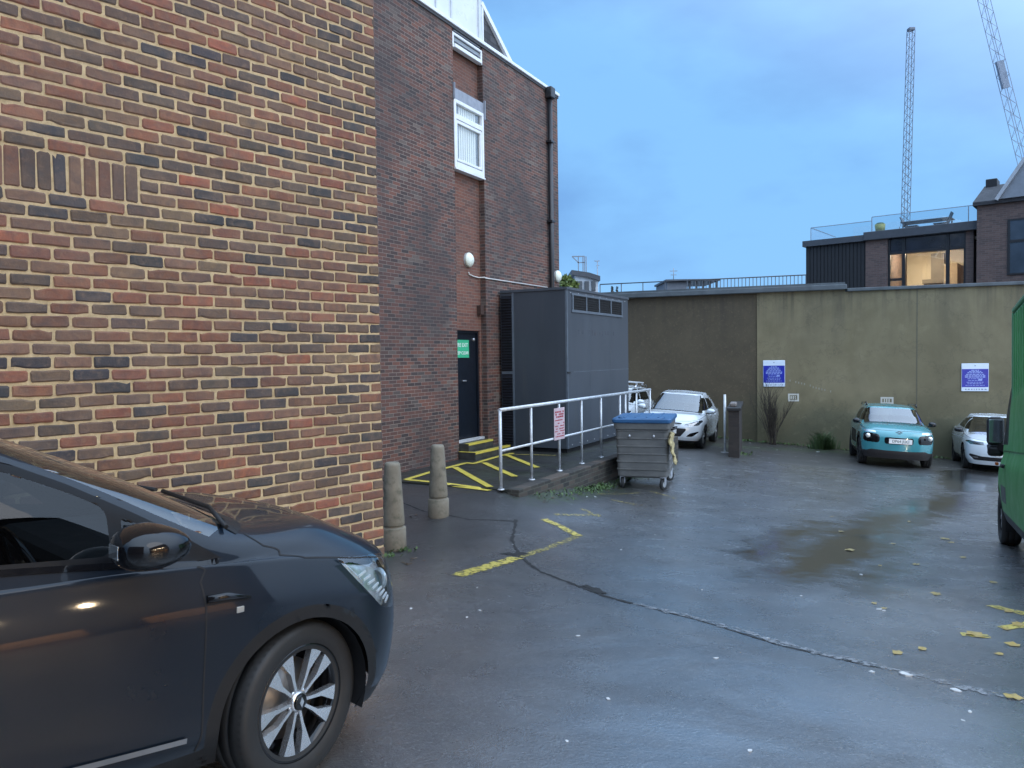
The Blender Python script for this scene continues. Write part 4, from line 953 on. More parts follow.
# ---------------------------------------------------------------- wheelie bin
def bin_():
    gp = gpt(643, 488); Y = 13.35; c = at(642, 480, Y); g = float(gz(c.x + .15, Y + .6))
    h = R(16.5); b = empty('wheeled_bin', (c.x, Y, g), -h, 'big grey ribbed wheeled bin with a blue lid beside the walkway', 'bin')
    # local: x to the right, y away from us
    t = NT('bin_grey'); n = t.noise(2.2, 6, .6, sx=(1, 1, 2)); cc = t.ramp(n, [(.3, (.10, .097, .092)), (.7, (.175, .168, .158))]); cc = t.mix(t.ramp(t.noise(14, 6, .7), [(.55, 0.0), (.72, .6)]), cc, (.20, .18, .15))
    MG = t.fin(cc, .5, 0, t.bump(n, .1, .02)); ML = plain('bin_lid_blue', (.022, .092, .21), .45, var=.15)
    w0, w1, l0, l1 = .438, .458, 1.10, 1.24; z0, z1 = .23, 1.17
    lv = []; k = 6
    zs = [z0]
    for i in range(k):
        a = z0 + (z1 - .10 - z0) * i / k; st = (z1 - .10 - z0) / k
        zs += [a + .03, a + st * .48, a + st * .52, a + st - .005]
    zs += [z1]
    rings = []
    def ring(z, off):
        f = (z - z0) / (z1 - z0); hw = w0 + (w1 - w0) * f + off; hl = (l0 + (l1 - l0) * f) / 2 + off; r_ = .07; pts = []
        for (cx, cy, a0) in ((hw - r_, hl - r_, 0), (-hw + r_, hl - r_, 90), (-hw + r_, -hl + r_, 180), (hw - r_, -hl + r_, 270)):
            for j in range(6): a = R(a0 + j * 18); pts.append((cx + r_ * math.cos(a), cy + r_ * math.sin(a) + .6, z))
        return pts
    V = []; 
    prof = [(z0 - .03, -.06), (z0, -.005)]
    for i in range(k):
        a = z0 + (z1 - .12 - z0) * i / k; st = (z1 - .12 - z0) / k
        prof += [(a + .012, .0), (a + st * .80, .0), (a + st * .86, .012), (a + st * .96, .012), (a + st, .0)]
    prof += [(z1 - .11, .0), (z1 - .10, .025), (z1, .03)]
    for (z, o_) in prof: V += ring(z, o_)
    n = 24; F_ = [(i * n + j, i * n + (j + 1) % n, (i + 1) * n + (j + 1) % n, (i + 1) * n + j) for i in range(len(prof) - 1) for j in range(n)] + [tuple(range(n))[::-1]]
    m_ = MB(); m_.add(V, F_, 0, False); body = m_.build('body', MG, b)
    V = []; lp = [(z1 + .002, .035), (z1 + .02, .055), (z1 + .065, .055), (z1 + .085, .04), (z1 + .09, -.05), (z1 + .095, -.2), (z1 + .095, -.38)]
    for (z, o_) in lp: V += ring(z1, o_) if False else [(x, y, z) for (x, y, _) in ring(z1, o_)]
    F_ = [(i * n + j, i * n + (j + 1) % n, (i + 1) * n + (j + 1) % n, (i + 1) * n + j) for i in range(len(lp) - 1) for j in range(n)] + [tuple(range(n))[::-1], tuple(range((len(lp) - 1) * n, len(lp) * n))]
    m_ = MB(); m_.add(V, F_, 0, False)
    for i in range(4): m_.bbox(-.34 + i * .2, -.30 + i * .2, .1, 1.1, z1 + .08, z1 + .105, .01)
    lid = m_.build('lid', ML, b)
    MB().tube([(-.4, .02, z1 + .10), (-.3, -.045, z1 + .07), (.3, -.045, z1 + .07), (.4, .02, z1 + .10)], .014, 8).build('lid_handle', ML, lid)
    MB().tube([(.49, .15, 1.05), (.56, .15, 1.07), (.56, .5, 1.07), (.49, .5, 1.05)], .016, 8).build('side_handle', M_blk, b)
    for sx in (-1, 1): MB().lathe([(0, -.02), (.022, -.02), (.022, .01)], 12, 'y', (sx * .21, -.025, .95)).build('bolt', plain('zinc', (.5, .5, .52), .35, .8), b)
    MT = plain('rubber', (.012, .012, .012), .65); MH = plain('castor_hub', (.42, .43, .44), .45, .3)
    for (x, y, a) in ((-.36, .10, 15), (.36, .06, -25), (-.36, 1.1, 10), (.38, 1.1, -35)):
        wh = MB(); wh.lathe([(.055, -.025), (.092, -.026), (.10, -.018), (.10, .018), (.092, .026), (.055, .025)], 24, 'x', (0, 0, 0)); M4 = Matrix.Translation((x, y + .02, .10)) @ Matrix.Rotation(R(a), 4, 'Z')
        wh.xf(M4); o = wh.build('wheel', MT, b)
        MB().lathe([(0, -.028), (.05, -.028), (.057, -.022), (.057, .022), (.05, .028), (0, .028)], 18, 'x').xf(M4).build('hub', MH, o)
        MB().bbox(-.045, -.032, -.03, .03, .0, .13, .004).bbox(.032, .045, -.03, .03, .0, .13, .004).bbox(-.045, .045, -.05, .05, .115, .13, .004).xf(M4).build('fork', plain('zinc', (.5, .5, .52), .35, .8), o)
    # torn foam and rag hanging off the right-hand side
    rnd = random.Random(5); rg = MB(); nu, nv = 7, 16; V = []
    for i in range(nv):
        for j in range(nu):
            f = i / (nv - 1); wdt = .22 + .12 * math.sin(f * 5 + 1) + .04 * rnd.random()
            V.append((.485 + .035 * math.sin(i * 1.3 + j) * .6 + .09 * f * f + .02 * rnd.random(), .16 + (j / (nu - 1) - .5) * wdt * 2 + .05 * math.sin(f * 7), 1.0 - f * .52 - .03 * rnd.random()))
    rg.add(V, [(i * nu + j, i * nu + j + 1, (i + 1) * nu + j + 1, (i + 1) * nu + j) for i in range(nv - 1) for j in range(nu - 1)], 0, True)
    o = rg.build('torn_cloth', plain('yellowed_cloth', (.40, .32, .16), .9, var=.5, scale=14)); o.location = b.location; o.rotation_euler.z = -h
    md = o.modifiers.new('thick', 'SOLIDIFY'); md.thickness = .02
    tag(o, 'yellowed torn cloth hanging down the right side of the grey bin', 'cloth')
bin_()

# ---------------------------------------------------------------- end wall pier, white post, plants
def pier():
    f = gpt(735, 457.5); Y0 = f.y; x0 = at(728.5, 457, Y0).x; x1 = at(739, 457, Y0).x; zt = at(735, 406, Y0).z
    o = empty('dividing_wall', (x0, Y0, 0), 0, 'short dark brick dividing wall seen end on, left of the bare bush', 'wall'); o.rotation_euler.z = -R(18)
    M_dk = brick_mat('dark_damp_brick', [(0, (.012, .008, .007)), (.5, (.020, .012, .010)), (1, (.03, .02, .016))], (.026, .023, .02), dirt=(.6, .02, .02, .016))
    w_ = x1 - x0; M_cap = plain('dark_cap', (.014, .013, .013), .5, var=.4, scale=9)
    MB().box(0, w_, 0, 2.8, f.z - .5, zt - .12).build('brickwork', M_dk, o)
    MB().bbox(-.04, w_ + .04, -.05, 2.8, zt - .119, zt - .04, .015).build('cap', M_cap, o)
    lp = MB().bbox(.02, w_ * .7, .3, .9, zt - .039, zt + .06, .03).build('loose_brick', plain('pale_brick', (.16, .14, .13), .7), o)
    p = at(725, 445, 20.5); q = at(725, 394.5, 20.5)
    ps = empty('white_post', (p.x, 20.5, float(gz(p.x, 20.5))), 0, 'thin white metal post between the white hatchback and the dividing wall', 'post')
    MB().tube([(0, 0, 0), (0, 0, q.z - ps.location.z)], .032, 10).build('post', plain('white_post_paint', (.6, .62, .62), .5, var=.2), ps)
    MB().bbox(-.09, .09, -.09, .09, 0, .02, .004).build('base_plate', plain('zinc', (.5, .5, .52), .35, .8), ps)
pier()
def bush():
    rnd = random.Random(21); x, z = FF.hit(773, 440); p = FF.w(x, -.55); g = float(gz(p.x, p.y))
    o = empty('bare_bush', (p.x, p.y, g), FF.rz, 'leafless brown twiggy bush growing at the foot of the back wall', 'bush')
    mb = MB()
    def twig(a, d, l, r_, lev):
        pts = [Vector(a)]; dd = Vector(d).normalized()
        n = 5
        for i in range(n):
            dd = (dd + Vector((rnd.gauss(0, .10), rnd.gauss(0, .10), .06))).normalized(); pts.append(pts[-1] + dd * l / n)
        mb.tube(pts, [r_ * (1 - .75 * i / n) for i in range(n + 1)], 4, caps=False)
        if lev:
            for _ in range(5 if lev == 2 else 4):
                i = rnd.randint(1, n); q = dd + Vector((rnd.gauss(0, .28), rnd.gauss(0, .28), rnd.uniform(.1, .4)))
                twig(pts[i], q, l * rnd.uniform(.35, .6), r_ * .5, lev - 1)
    for k in range(30):
        a = rnd.uniform(-.32, .32); twig((rnd.gauss(0, .05), rnd.gauss(0, .05), 0), (a * 1.0, rnd.gauss(0, .16), 1), rnd.uniform(.8, 1.5), .013, 2)
    mb.build('twigs', plain('twig_brown', (.035, .028, .022), .9), o)
    x, z = FF.hit(822, 450); p = FF.w(x, -.7); g = float(gz(p.x, p.y))
    o = empty('grass_tuft', (p.x, p.y, g), 0, 'dark green tuft of long grass at the foot of the back wall', 'grass tuft'); mb = MB()
    for _ in range(620):
        a = rnd.uniform(0, 6.28); r_ = abs(rnd.gauss(0, .20)); b = Vector((math.cos(a) * r_, math.sin(a) * r_ * .6, 0)); ln_ = rnd.uniform(.22, .72) * (1.05 - min(.6, r_)); le = Vector((math.cos(a), math.sin(a), 0)) * rnd.uniform(.05, .42) * ln_ * 1.6
        sd_ = Vector((-math.sin(a + 1), math.cos(a + 1), 0)) * .009
        m1 = b + le * .35 + Vector((0, 0, ln_ * .7)); m2 = b + le + Vector((0, 0, ln_ * rnd.uniform(.55, 1.05)))
        mb.add([b - sd_, b + sd_, m1 + sd_ * .8, m1 - sd_ * .8, m2], [(0, 1, 2, 3), (3, 2, 4)])
    mb.build('blades', leaf_mat('grass_leaf', (.018, .04, .012), (.05, .085, .022)), o)
    mb = MB()
    def weeds(cx, cy, n, sp, hgt):
        for _ in range(n):
            x_ = cx + rnd.gauss(0, sp[0]); y_ = cy + rnd.gauss(0, sp[1]); z_ = float(gz(x_, y_)); a = rnd.uniform(0, 6.28); l = hgt * rnd.uniform(.5, 1.3); d = Vector((math.cos(a), math.sin(a), rnd.uniform(.2, 1.4))).normalized(); s_ = Vector((-math.sin(a), math.cos(a), 0)) * l * .22
            b = Vector((x_, y_, z_)); mb.add([b, b + d * l * .5 + s_, b + d * l, b + d * l * .5 - s_], [(0, 1, 2, 3)])
    for i in range(60):
        f_ = rnd.random(); p = FB.w(-2.7 + 5.5 * f_, -2.66 - abs(rnd.gauss(0, .07)), 0); weeds(p.x, p.y, int(5 + 16 * max(0, math.sin(f_ * 3.1))), (.07, .07), .055)
    p = gpt(401, 552); weeds(p.x - .02, p.y + .05, 60, (.07, .06), .06); p = gpt(388, 556); weeds(p.x, p.y, 40, (.05, .08), .05)
    for i in range(70): xx = rnd.uniform(-2.0, 6); p = FF.w(xx, -.12 - abs(rnd.gauss(0, .1))); weeds(p.x, p.y, 7, (.08, .06), .10)
    p = gpt(742, 455); weeds(p.x + .1, p.y + .3, 40, (.12, .3), .10)
    o = mb.build('weeds', leaf_mat('weed_leaf', (.025, .06, .012), (.07, .12, .03))); tag(o, 'low green weeds and moss along the foot of the walls', kind='stuff')
bush()

# ---------------------------------------------------------------- fallen leaves and litter
def litter():
    rnd = random.Random(2); ML = plain('yellow_leaf', (.32, .235, .07), .45, var=.55, scale=30); MW = plain('pale_litter', (.45, .46, .46), .5, var=.2, scale=20)
    def leafmesh(seed):
        r_ = random.Random(seed); mb = MB(); pts = []
        for i in range(11):
            a = 2 * math.pi * i / 11; rr = (1.0 if i % 2 == 0 else .72) * r_.uniform(.8, 1.1); pts.append((math.cos(a) * rr, math.sin(a) * rr * .8, r_.uniform(.0, .16)))
        mb.add([(0, 0, .04)] + pts + [(1.7, .2, .06), (1.7, .26, .06)], [(0, 1 + i, 1 + (i + 1) % 11) for i in range(11)] + [(1, 12, 13)]); return mb
    protos = []
    A = [(841, 532, 1.1), (850, 550.5, 1.7), (916, 565, 1.2), (963, 558, 1.3), (945, 539.5, 1.9), (993, 583, 1.3), (936, 594.5, 1.5), (974.5, 636, 2.0), (897.5, 653.5, 1.2), (922.5, 650, 1.1), (1008.5, 612, 1.2), (1017, 625.5, 1.6), (1013, 646, 1.4), (1013, 698, 1.5), (1006, 630, .9), (893, 544, .9), (832, 517, .8), (909, 522, .8), (951, 543, 1.2), (874, 604, .8), (884, 609, .8), (690, 470, .7), (999, 655, .9), (880, 566, .7)]
    for i, (px, py, s) in enumerate(A):
        p = gpt(px, py)
        if i < 4: mb = leafmesh(i); o = mb.build('fallen_leaf', ML, None, False); protos.append(o)
        else: o = protos[i % 4].copy(); col.objects.link(o)
        k = .038 * s; o.location = (p.x, p.y, p.z + .005); o.scale = (k, k, k); o.rotation_euler = (0, 0, rnd.uniform(0, 6.28))
        tag(o, 'yellow fallen leaf lying flat on the wet tarmac', 'leaf', 'yellow leaves on the wet tarmac')
    B = [(905, 676, 2.0), (956, 691, 1.6), (879, 609.5, 1.2), (884, 611, 1.0), (861, 575, 1.1), (716, 659, .9), (608, 700, .8), (750, 752, .8), (578, 636, .8), (768, 639, .7), (621, 550, .7), (970, 713, .8), (885, 771, .8), (567, 742, .6), (684, 489, .9), (664, 549, .6), (598, 487.5, 1.2), (587, 497, 1.2), (595, 497, 1.2), (513, 545, .6), (480, 611, .7), (467, 618, .7), (411, 609, .8), (477, 588, .6), (818, 452, 2.5), (777, 450, 1.2), (750, 443, 1.3), (872, 672, .9), (801, 596, .6), (963, 722, .6), (702, 590, .5), (655, 535, .6)]
    protos2 = []
    for i, (px, py, s) in enumerate(B):
        p = gpt(px, py)
        if i < 3:
            mb = MB(); r_ = random.Random(40 + i); q = [(math.cos(a) * r_.uniform(.6, 1.1) * 1.3, math.sin(a) * r_.uniform(.5, .9), 0) for a in np.linspace(0, 6.28, 8)[:-1]]
            mb.add(q + [(x, y, r_.uniform(.15, .35)) for (x, y, z) in q], [tuple(range(7))[::-1], tuple(range(7, 14))] + [(j, (j + 1) % 7, 7 + (j + 1) % 7, 7 + j) for j in range(7)]); o = mb.build('litter_scrap', MW); protos2.append(o)
        else: o = protos2[i % 3].copy(); col.objects.link(o)
        k = .017 * s; o.location = (p.x, p.y, p.z + .001); o.scale = (k, k, k); o.rotation_euler = (0, 0, rnd.uniform(0, 6.28))
        tag(o, 'tiny pale scrap of litter on the wet tarmac', 'litter', 'pale litter scraps on the tarmac')
    # sodden brown leaf debris swept against the walls
    mb = MB()
    def deb(p, n, sx, sy):
        for _ in range(n):
            x = p[0] + rnd.gauss(0, sx); y = p[1] + rnd.gauss(0, sy); z = hgt_at(x, y) + .004; a = rnd.uniform(0, 6.28); l = rnd.uniform(.012, .035); c, s_ = math.cos(a) * l, math.sin(a) * l
            mb.add([(x - c, y - s_, z), (x + s_ * .6, y - c * .6, z + rnd.uniform(0, .012)), (x + c, y + s_, z + .002), (x - s_ * .6, y + c * .6, z + rnd.uniform(0, .012))], [(0, 1, 2, 3)])
    for i in range(60): p = FF.w(rnd.uniform(-3, 6.5), -.25 - abs(rnd.gauss(0, .25))); deb(p, 4, .15, .12)
    for i in range(40): p = FB.w(rnd.uniform(-2.9, 4.5), -2.75 - abs(rnd.gauss(0, .12))); deb(p, 4, .10, .10)
    for q in ((400, 560), (396, 520), (735, 462), (745, 455), (770, 452), (640, 505)): deb(gpt(*q), 16, .18, .18)
    tag(mb.build('leaf_debris', plain('sodden_leaf', (.075, .050, .028), .5, var=.6, scale=30), None, False), kind='stuff')
litter()
# ---------------------------------------------------------------- vehicles: one lofted shell, cut into parts along drawn outlines
def cr_w(t, c):
    """cubic Hermite weights for 4 control points, tension c"""
    t2 = t * t; t3 = t2 * t
    h00 = 2 * t3 - 3 * t2 + 1; h10 = t3 - 2 * t2 + t; h01 = -2 * t3 + 3 * t2; h11 = t3 - t2
    return np.stack([-c * h10, h00 - c * h11, h01 + c * h10, c * h11], -1)
class Shell:
    def __init__(s, ctrl, cu=.5, cv=.36):
        c = np.asarray(ctrl, float)                      # K rings x M keys x 3
        first = c[:, 1:2] * np.array([1, -1, 1]); last = c[:, -2:-1] * np.array([1, -1, 1])
        c = np.concatenate([first, c, last], 1)          # mirror over the centre line
        c = np.concatenate([2 * c[:1] - c[1:2], c, 2 * c[-1:] - c[-2:-1]], 0)
        s.c = c; s.K = c.shape[0] - 2; s.M = c.shape[1] - 2; s.cu, s.cv = cu, cv
    def ev(s, u, v):
        u = np.clip(u, 0, s.M - 1 - 1e-9); v = np.clip(v, 0, s.K - 1 - 1e-9)
        iu = np.floor(u).astype(int); iv = np.floor(v).astype(int)
        wu = cr_w(u - iu, s.cu); wv = cr_w(v - iv, s.cv)
        P = np.zeros(u.shape + (3,))
        for a in range(4):
            for b in range(4): P += (wv[..., a] * wu[..., b])[..., None] * s.c[iv + a, iu + b]
        return P
    def nrm(s, u, v):
        e = 1e-3
        du = s.ev(np.minimum(u + e, s.M - 1), v) - s.ev(np.maximum(u - e, 0), v); dv = s.ev(u, np.minimum(v + e, s.K - 1)) - s.ev(u, np.maximum(v - e, 0))
        n = np.cross(du, dv); l = np.linalg.norm(n, axis=-1, keepdims=True); return n / np.maximum(l, 1e-12)

def build_shell(parent, ctrl, res, regions, mats, body_name, body_mat, ulines=(), vlines=(), cu=.5, cv=.36, extra=None):
    """regions: list of (name, coordfn(P, u, v)->Nx2, polygon, maskfn(P, u, v), action) ; action None deletes; later regions win.
    Returns dict name -> [objects]; left and right pieces of a side region become separate parts."""
    S = Shell(ctrl, cu, cv)
    def samples(n, along):
        out_ = []
        for k in range(n - 1):
            if along == 'u': a = S.ev(np.full(9, k + .5), np.linspace(0, S.K - 1, 9)); L_ = max(np.linalg.norm(S.ev(np.array([k + .0]), np.array([v]))[0] - S.ev(np.array([k + 1.]), np.array([v]))[0]) for v in (2., 4.))
            else: L_ = max(np.linalg.norm(S.ev(np.array([u]), np.array([k + .0]))[0] - S.ev(np.array([u]), np.array([k + 1.]))[0]) for u in (0., 4., 7., S.M - 1.))
            m_ = max(2, int(math.ceil(L_ / res))); out_ += [k + i / m_ for i in range(m_)]
        return out_ + [n - 1]
    us = np.array(sorted(set(samples(S.M, 'u')))); vs = np.array(sorted(set(samples(S.K, 'v'))))
    def force(arr, lines):
        for l in lines: arr[np.argmin(np.abs(arr - l))] = l
        return np.array(sorted(arr))
    us = force(us, ulines); vs = force(vs, vlines)
    U, V = np.meshgrid(us, vs); nv, nu = U.shape; U = U.ravel().copy(); V = V.ravel().copy()
    lock = np.zeros(len(U), bool)
    su = np.gradient(us)[np.tile(np.arange(nu), nv)]; sv = np.gradient(vs)[np.repeat(np.arange(nv), nu)]
    bu = np.tile((np.arange(nu) == 0) | (np.arange(nu) == nu - 1), nv); bv = np.repeat((np.arange(nv) == 0) | (np.arange(nv) == nv - 1), nu)
    for (nm, cf, poly, mk, act) in regions:
        if poly is None: continue
        P = S.ev(U, V); m_ = mk(P, U, V)
        f = lambda u, v: poly_sd(cf(S.ev(u, v), u, v), poly)
        d = f(U, V); e = .25
        gu = (f(U + su * e, V) - f(U - su * e, V)) / (2 * e); gv = (f(U, V + sv * e) - f(U, V - sv * e)) / (2 * e)
        gu[bu] = 0; gv[bv] = 0
        g2 = gu ** 2 + gv ** 2; near = m_ & (~lock) & (np.abs(d) < .62 * np.sqrt(g2)) & (g2 > 1e-12)
        for it in range(2):
            k = np.where(near)[0]
            dd = f(U[k], V[k]); a = -dd * gu[k] / g2[k]; b = -dd * gv[k] / g2[k]
            U[k] += np.clip(a, -.6, .6) * su[k]; V[k] += np.clip(b, -.6, .6) * sv[k]
        U = np.clip(U, 0, S.M - 1); V = np.clip(V, 0, S.K - 1)
        lock |= near
    P = S.ev(U, V); Nn = S.nrm(U, V)
    if extra is not None: P = P + Nn * extra(P, U, V)[:, None]
    idx = np.arange(nu * nv).reshape(nv, nu)
    F_ = np.stack([idx[:-1, :-1], idx[:-1, 1:], idx[1:, 1:], idx[1:, :-1]], -1).reshape(-1, 4)
    # split every quad along the diagonal that follows the cut lines
    bad02 = np.zeros(len(F_)); bad13 = np.zeros(len(F_)); DV = []
    def mixed(d, t): q = d[:, t]; return ((q.max(1) > 0) & (q.min(1) < 0)).astype(float)
    P0 = S.ev(U, V)
    for (nm, cf, poly, mk, act) in regions:
        if poly is None: DV.append(None); continue
        d = poly_sd(cf(P0, U, V), poly); d = np.where(np.abs(d) < .16 * res, 0, d); DV.append(d); q = d[F_]
        bad02 += mixed(q, [0, 1, 2]) + mixed(q, [0, 2, 3]); bad13 += mixed(q, [0, 1, 3]) + mixed(q, [1, 2, 3])
    alt = bad13 < bad02
    F_ = np.concatenate([np.where(alt[:, None], F_[:, [0, 1, 3]], F_[:, [0, 1, 2]]), np.where(alt[:, None], F_[:, [1, 2, 3]], F_[:, [0, 2, 3]])])
    cu_, cv_ = U[F_].mean(1), V[F_].mean(1); pc = S.ev(cu_, cv_)
    cls = np.zeros(len(F_), int); names = [body_name]
    for (nm, cf, poly, mk, act), dv in zip(regions, DV):
        i_ = mk(pc, cu_, cv_)
        if poly is not None:
            dm = dv[F_].sum(1); i_ = i_ & np.where(dm == 0, poly_sd(cf(pc, cu_, cv_), poly) < 0, dm < 0)
        if act is None: cls[i_] = -1
        else:
            if nm not in names: names.append(nm)
            cls[i_ & (cls >= 0)] = names.index(nm)
    res_ = {}
    side_names = {nm for (nm, cf, poly, mk, act) in regions if act and act.get('sides')}
    for ci, nm in enumerate(names):
        fs = F_[cls == ci]
        if not len(fs): continue
        act = next((r[4] for r in regions if r[0] == nm and r[4]), None)
        mt = act['mat'] if act else body_mat
        flip = None
        sets = [(1,), (-1,)] if nm in side_names else [(1, -1)]
        for sg in sets:
            vv = []; ff = []; nn = []
            used = np.unique(fs); mp_ = -np.ones(len(U), int); mp_[used] = np.arange(len(used))
            for sgn in sg:
                off = len(vv); Q = P[used].copy(); Q[:, 1] *= sgn; M_ = Nn[used].copy(); M_[:, 1] *= sgn
                vv += Q.tolist(); nn += (M_ * 1).tolist(); g_ = mp_[fs]
                ff += [[int(i) + off for i in (q if sgn > 0 else q[::-1])] for q in g_]
            me_ = bpy.data.meshes.new(nm); me_.from_pydata(vv, [], ff)
            # drop degenerate quads made by snapping
            me_.validate(); me_.materials.append(mt)
            me_.polygons.foreach_set('use_smooth', [True] * len(me_.polygons))
            bm = bmesh.new(); bm.from_mesh(me_); bmesh.ops.remove_doubles(bm, verts=bm.verts[:], dist=.0004); bm.to_mesh(me_); bm.free()
            o = bpy.data.objects.new(nm, me_); col.objects.link(o); o.parent = (act or {}).get('parent') or parent
            if act and act.get('label'): o['label'] = act['label']
            res_.setdefault(nm, []).append(o)
    return S, res_

XZ = lambda P, u, v: P[:, [0, 2]]
YZ = lambda P, u, v: np.column_stack([np.abs(P[:, 1]), P[:, 2]])
XY = lambda P, u, v: np.column_stack([P[:, 0], np.abs(P[:, 1])])
UV = lambda P, u, v: np.column_stack([u, v])
def circ(x, z, r, n=48): return [(x + r * math.cos(2 * math.pi * i / n), z + r * math.sin(2 * math.pi * i / n)) for i in range(n)]
def rnd_poly(pts, r=.03, n=4):
    out_ = []; k = len(pts)
    for i in range(k):
        a, b, c = (np.array(pts[j], float) for j in (i - 1, i, (i + 1) % k))
        l = min(r, .45 * np.linalg.norm(a - b), .45 * np.linalg.norm(c - b))
        p = b + (a - b) / np.linalg.norm(a - b) * l; q = b + (c - b) / np.linalg.norm(c - b) * l
        for j in range(n + 1): t = j / n; out_.append(tuple((1 - t) ** 2 * p + 2 * t * (1 - t) * b + t * t * q))
    return out_

def rings(p):
    """control net of a two-box car, nose at x = +fo, front axle at x = 0, half body y >= 0"""
    L_, W_, H_, fo, wb = p['L'], p['W'], p['H'], p['fo'], p['wb']; hw = W_ / 2; nr = p.get('nr', 1.0)
    q = [0, .018 + .02 * nr, .07 + .07 * nr, .26 + .10 * nr, fo, fo + .55, fo + .55 + (wb - 1.1) * .40, fo + .55 + (wb - 1.1) * .75, fo + wb - .50, fo + wb, L_ - .27, L_ - .09, L_ - .02, L_]
    y = [0, .36 * hw, .70 * hw, .93 * hw, hw * p.get('fw', .992), hw, hw, hw, hw, hw * .992, .93 * hw, .74 * hw, .40 * hw, 0]
    plan = np.column_stack([q, y]); M_ = len(q)
    tn = np.gradient(plan, axis=0); tn[0] = (0, 1); tn[-1] = (0, -1); nm = np.column_stack([tn[:, 1], -tn[:, 0]]); nm /= np.linalg.norm(nm, axis=1)[:, None]
    front = np.array([1, 1, 1, .6, .1, 0, 0, 0, 0, 0, 0, 0, 0, 0.]); rear = np.array([0] * 9 + [.1, .6, 1, 1, 1.])
    side = 1 - front - rear
    zb = np.array(p['z_belt'])            # 14 values: ring 4 height
    def ring(z, fi, si, ri):
        ins = front * fi + side * si + rear * ri
        xy = plan + nm * ins[:, None]; return np.column_stack([xy, z])
    zs = p.get('z_sill', .22); zf = p.get('z_chin', .20)
    z0 = front * zf + side * zs + rear * (zs + .05)
    T = p['tuck']
    R0 = ring(z0, T[0][0], T[0][1], T[0][2]); R1 = ring(z0 + .13, T[1][0], T[1][1], T[1][2])
    R2 = ring(z0 + .13 + (zb - z0 - .13) * .36, T[2][0], T[2][1], T[2][2]); R3 = ring(z0 + .13 + (zb - z0 - .13) * .74, T[3][0], T[3][1], T[3][2]); R4 = ring(zb, T[4][0], T[4][1], T[4][2])
    for k in (0, 1, 2, 3, 4): 
        R_ = (R0, R1, R2, R3, R4)[k]; R_[0, 1] = 0; R_[-1, 1] = 0
    cq, gw, zc, zbs = p['cowl_q'], p['gw'], p['z_cowl'], p['z_glass']
    tq = p['tail_q']; zt = p['z_tail']
    q5 = [cq, cq + .02, cq + .10 * p.get('cc', 1), cq + .30 * p.get('cc', 1), cq + .46 * p.get('cc', 1)] + [None] * 5 + [tq - .20, tq - .06, tq - .01, tq]
    lo, hi = q5[4], tq - .42
    fr_ = (np.array(q[4:10]) - q[4]) / (q[9] - q[4])
    for i in range(5, 10): q5[i] = lo + (hi - lo) * fr_[i - 4]
    y5 = [0, .40 * gw, .76 * gw, .93 * gw, .985 * gw, gw, gw, gw, gw, .985 * gw, .90 * gw, .70 * gw, .38 * gw, 0]
    z5 = [zc, zc - .004, zc - .015, zc - .04, zbs[0]] + list(np.interp(fr_[1:], [0, 1], zbs)) + [zt + .01, zt, zt, zt]
    R5 = np.column_stack([q5, y5, z5])
    R45 = R4 * .5 + R5 * .5; R45[:, 2] += front * p.get('hood_b', .035) + side * .004; R45[5, 2] += .012
    hq, rw, rq = p['head_q'], p['rw'], p['roof_q']
    q7 = [hq, hq + .01, hq + .05, hq + .16, hq + .34] + [None] * 5 + [rq - .14, rq - .05, rq - .01, rq]
    lo, hi = q7[4], rq - .34
    for i in range(5, 10): q7[i] = lo + (hi - lo) * fr_[i - 4]
    y7 = [0, .42 * rw, .78 * rw, .95 * rw, rw, rw, rw, rw, rw, .99 * rw, .94 * rw, .74 * rw, .40 * rw, 0]
    zr = p['z_roof']                      # heights of roof edge: header, front quarter, middle, rear quarter, rear
    z7 = [zr[0], zr[0], zr[0] - .005, zr[0] + .0] + list(np.interp(fr_, [0, .45, .8, 1], [zr[1], zr[2], zr[3], zr[3] - .03])) + [zr[4] + .01, zr[4], zr[4], zr[4]]
    R7 = np.column_stack([q7, y7, z7])
    R6 = R5 * .48 + R7 * .52; R6[:, 1] += side * .018; R6[:, 0] += -front * .015 + rear * .02
    qc = np.array([hq + .22, hq + .24, hq + .28, hq + .36, hq + .50] + [0] * 5 + [rq - .32, rq - .26, rq - .23, rq - .22]); lo, hi = qc[4], rq - .46
    for i in range(5, 10): qc[i] = lo + (hi - lo) * fr_[i - 4]
    zc_ = np.maximum(np.array(z7) + p.get('crown', .05), 0); zc_ = np.minimum(zc_, H_)
    R9 = np.column_stack([qc, np.zeros(M_), zc_]); R8 = R7 * .5 + R9 * .5; R8[:, 2] = np.array(z7) * .25 + zc_ * .75
    R7b = R7 * .88 + R9 * .12; R7b[:, 2] = np.array(z7) * .6 + zc_ * .4
    net = np.stack([R0, R1, R2, R3, R4, R45, R5, R6, R7, R7b, R8, R9])
    net[:, :, 0] = fo - net[:, :, 0]
    return net
# ring numbers: 0 sill, 1, 2, 3 body side, 4 shoulder and bonnet edge, 5 bonnet mid, 6 glass base, 7, 8 roof edge, 9, 10, 11 roof centre

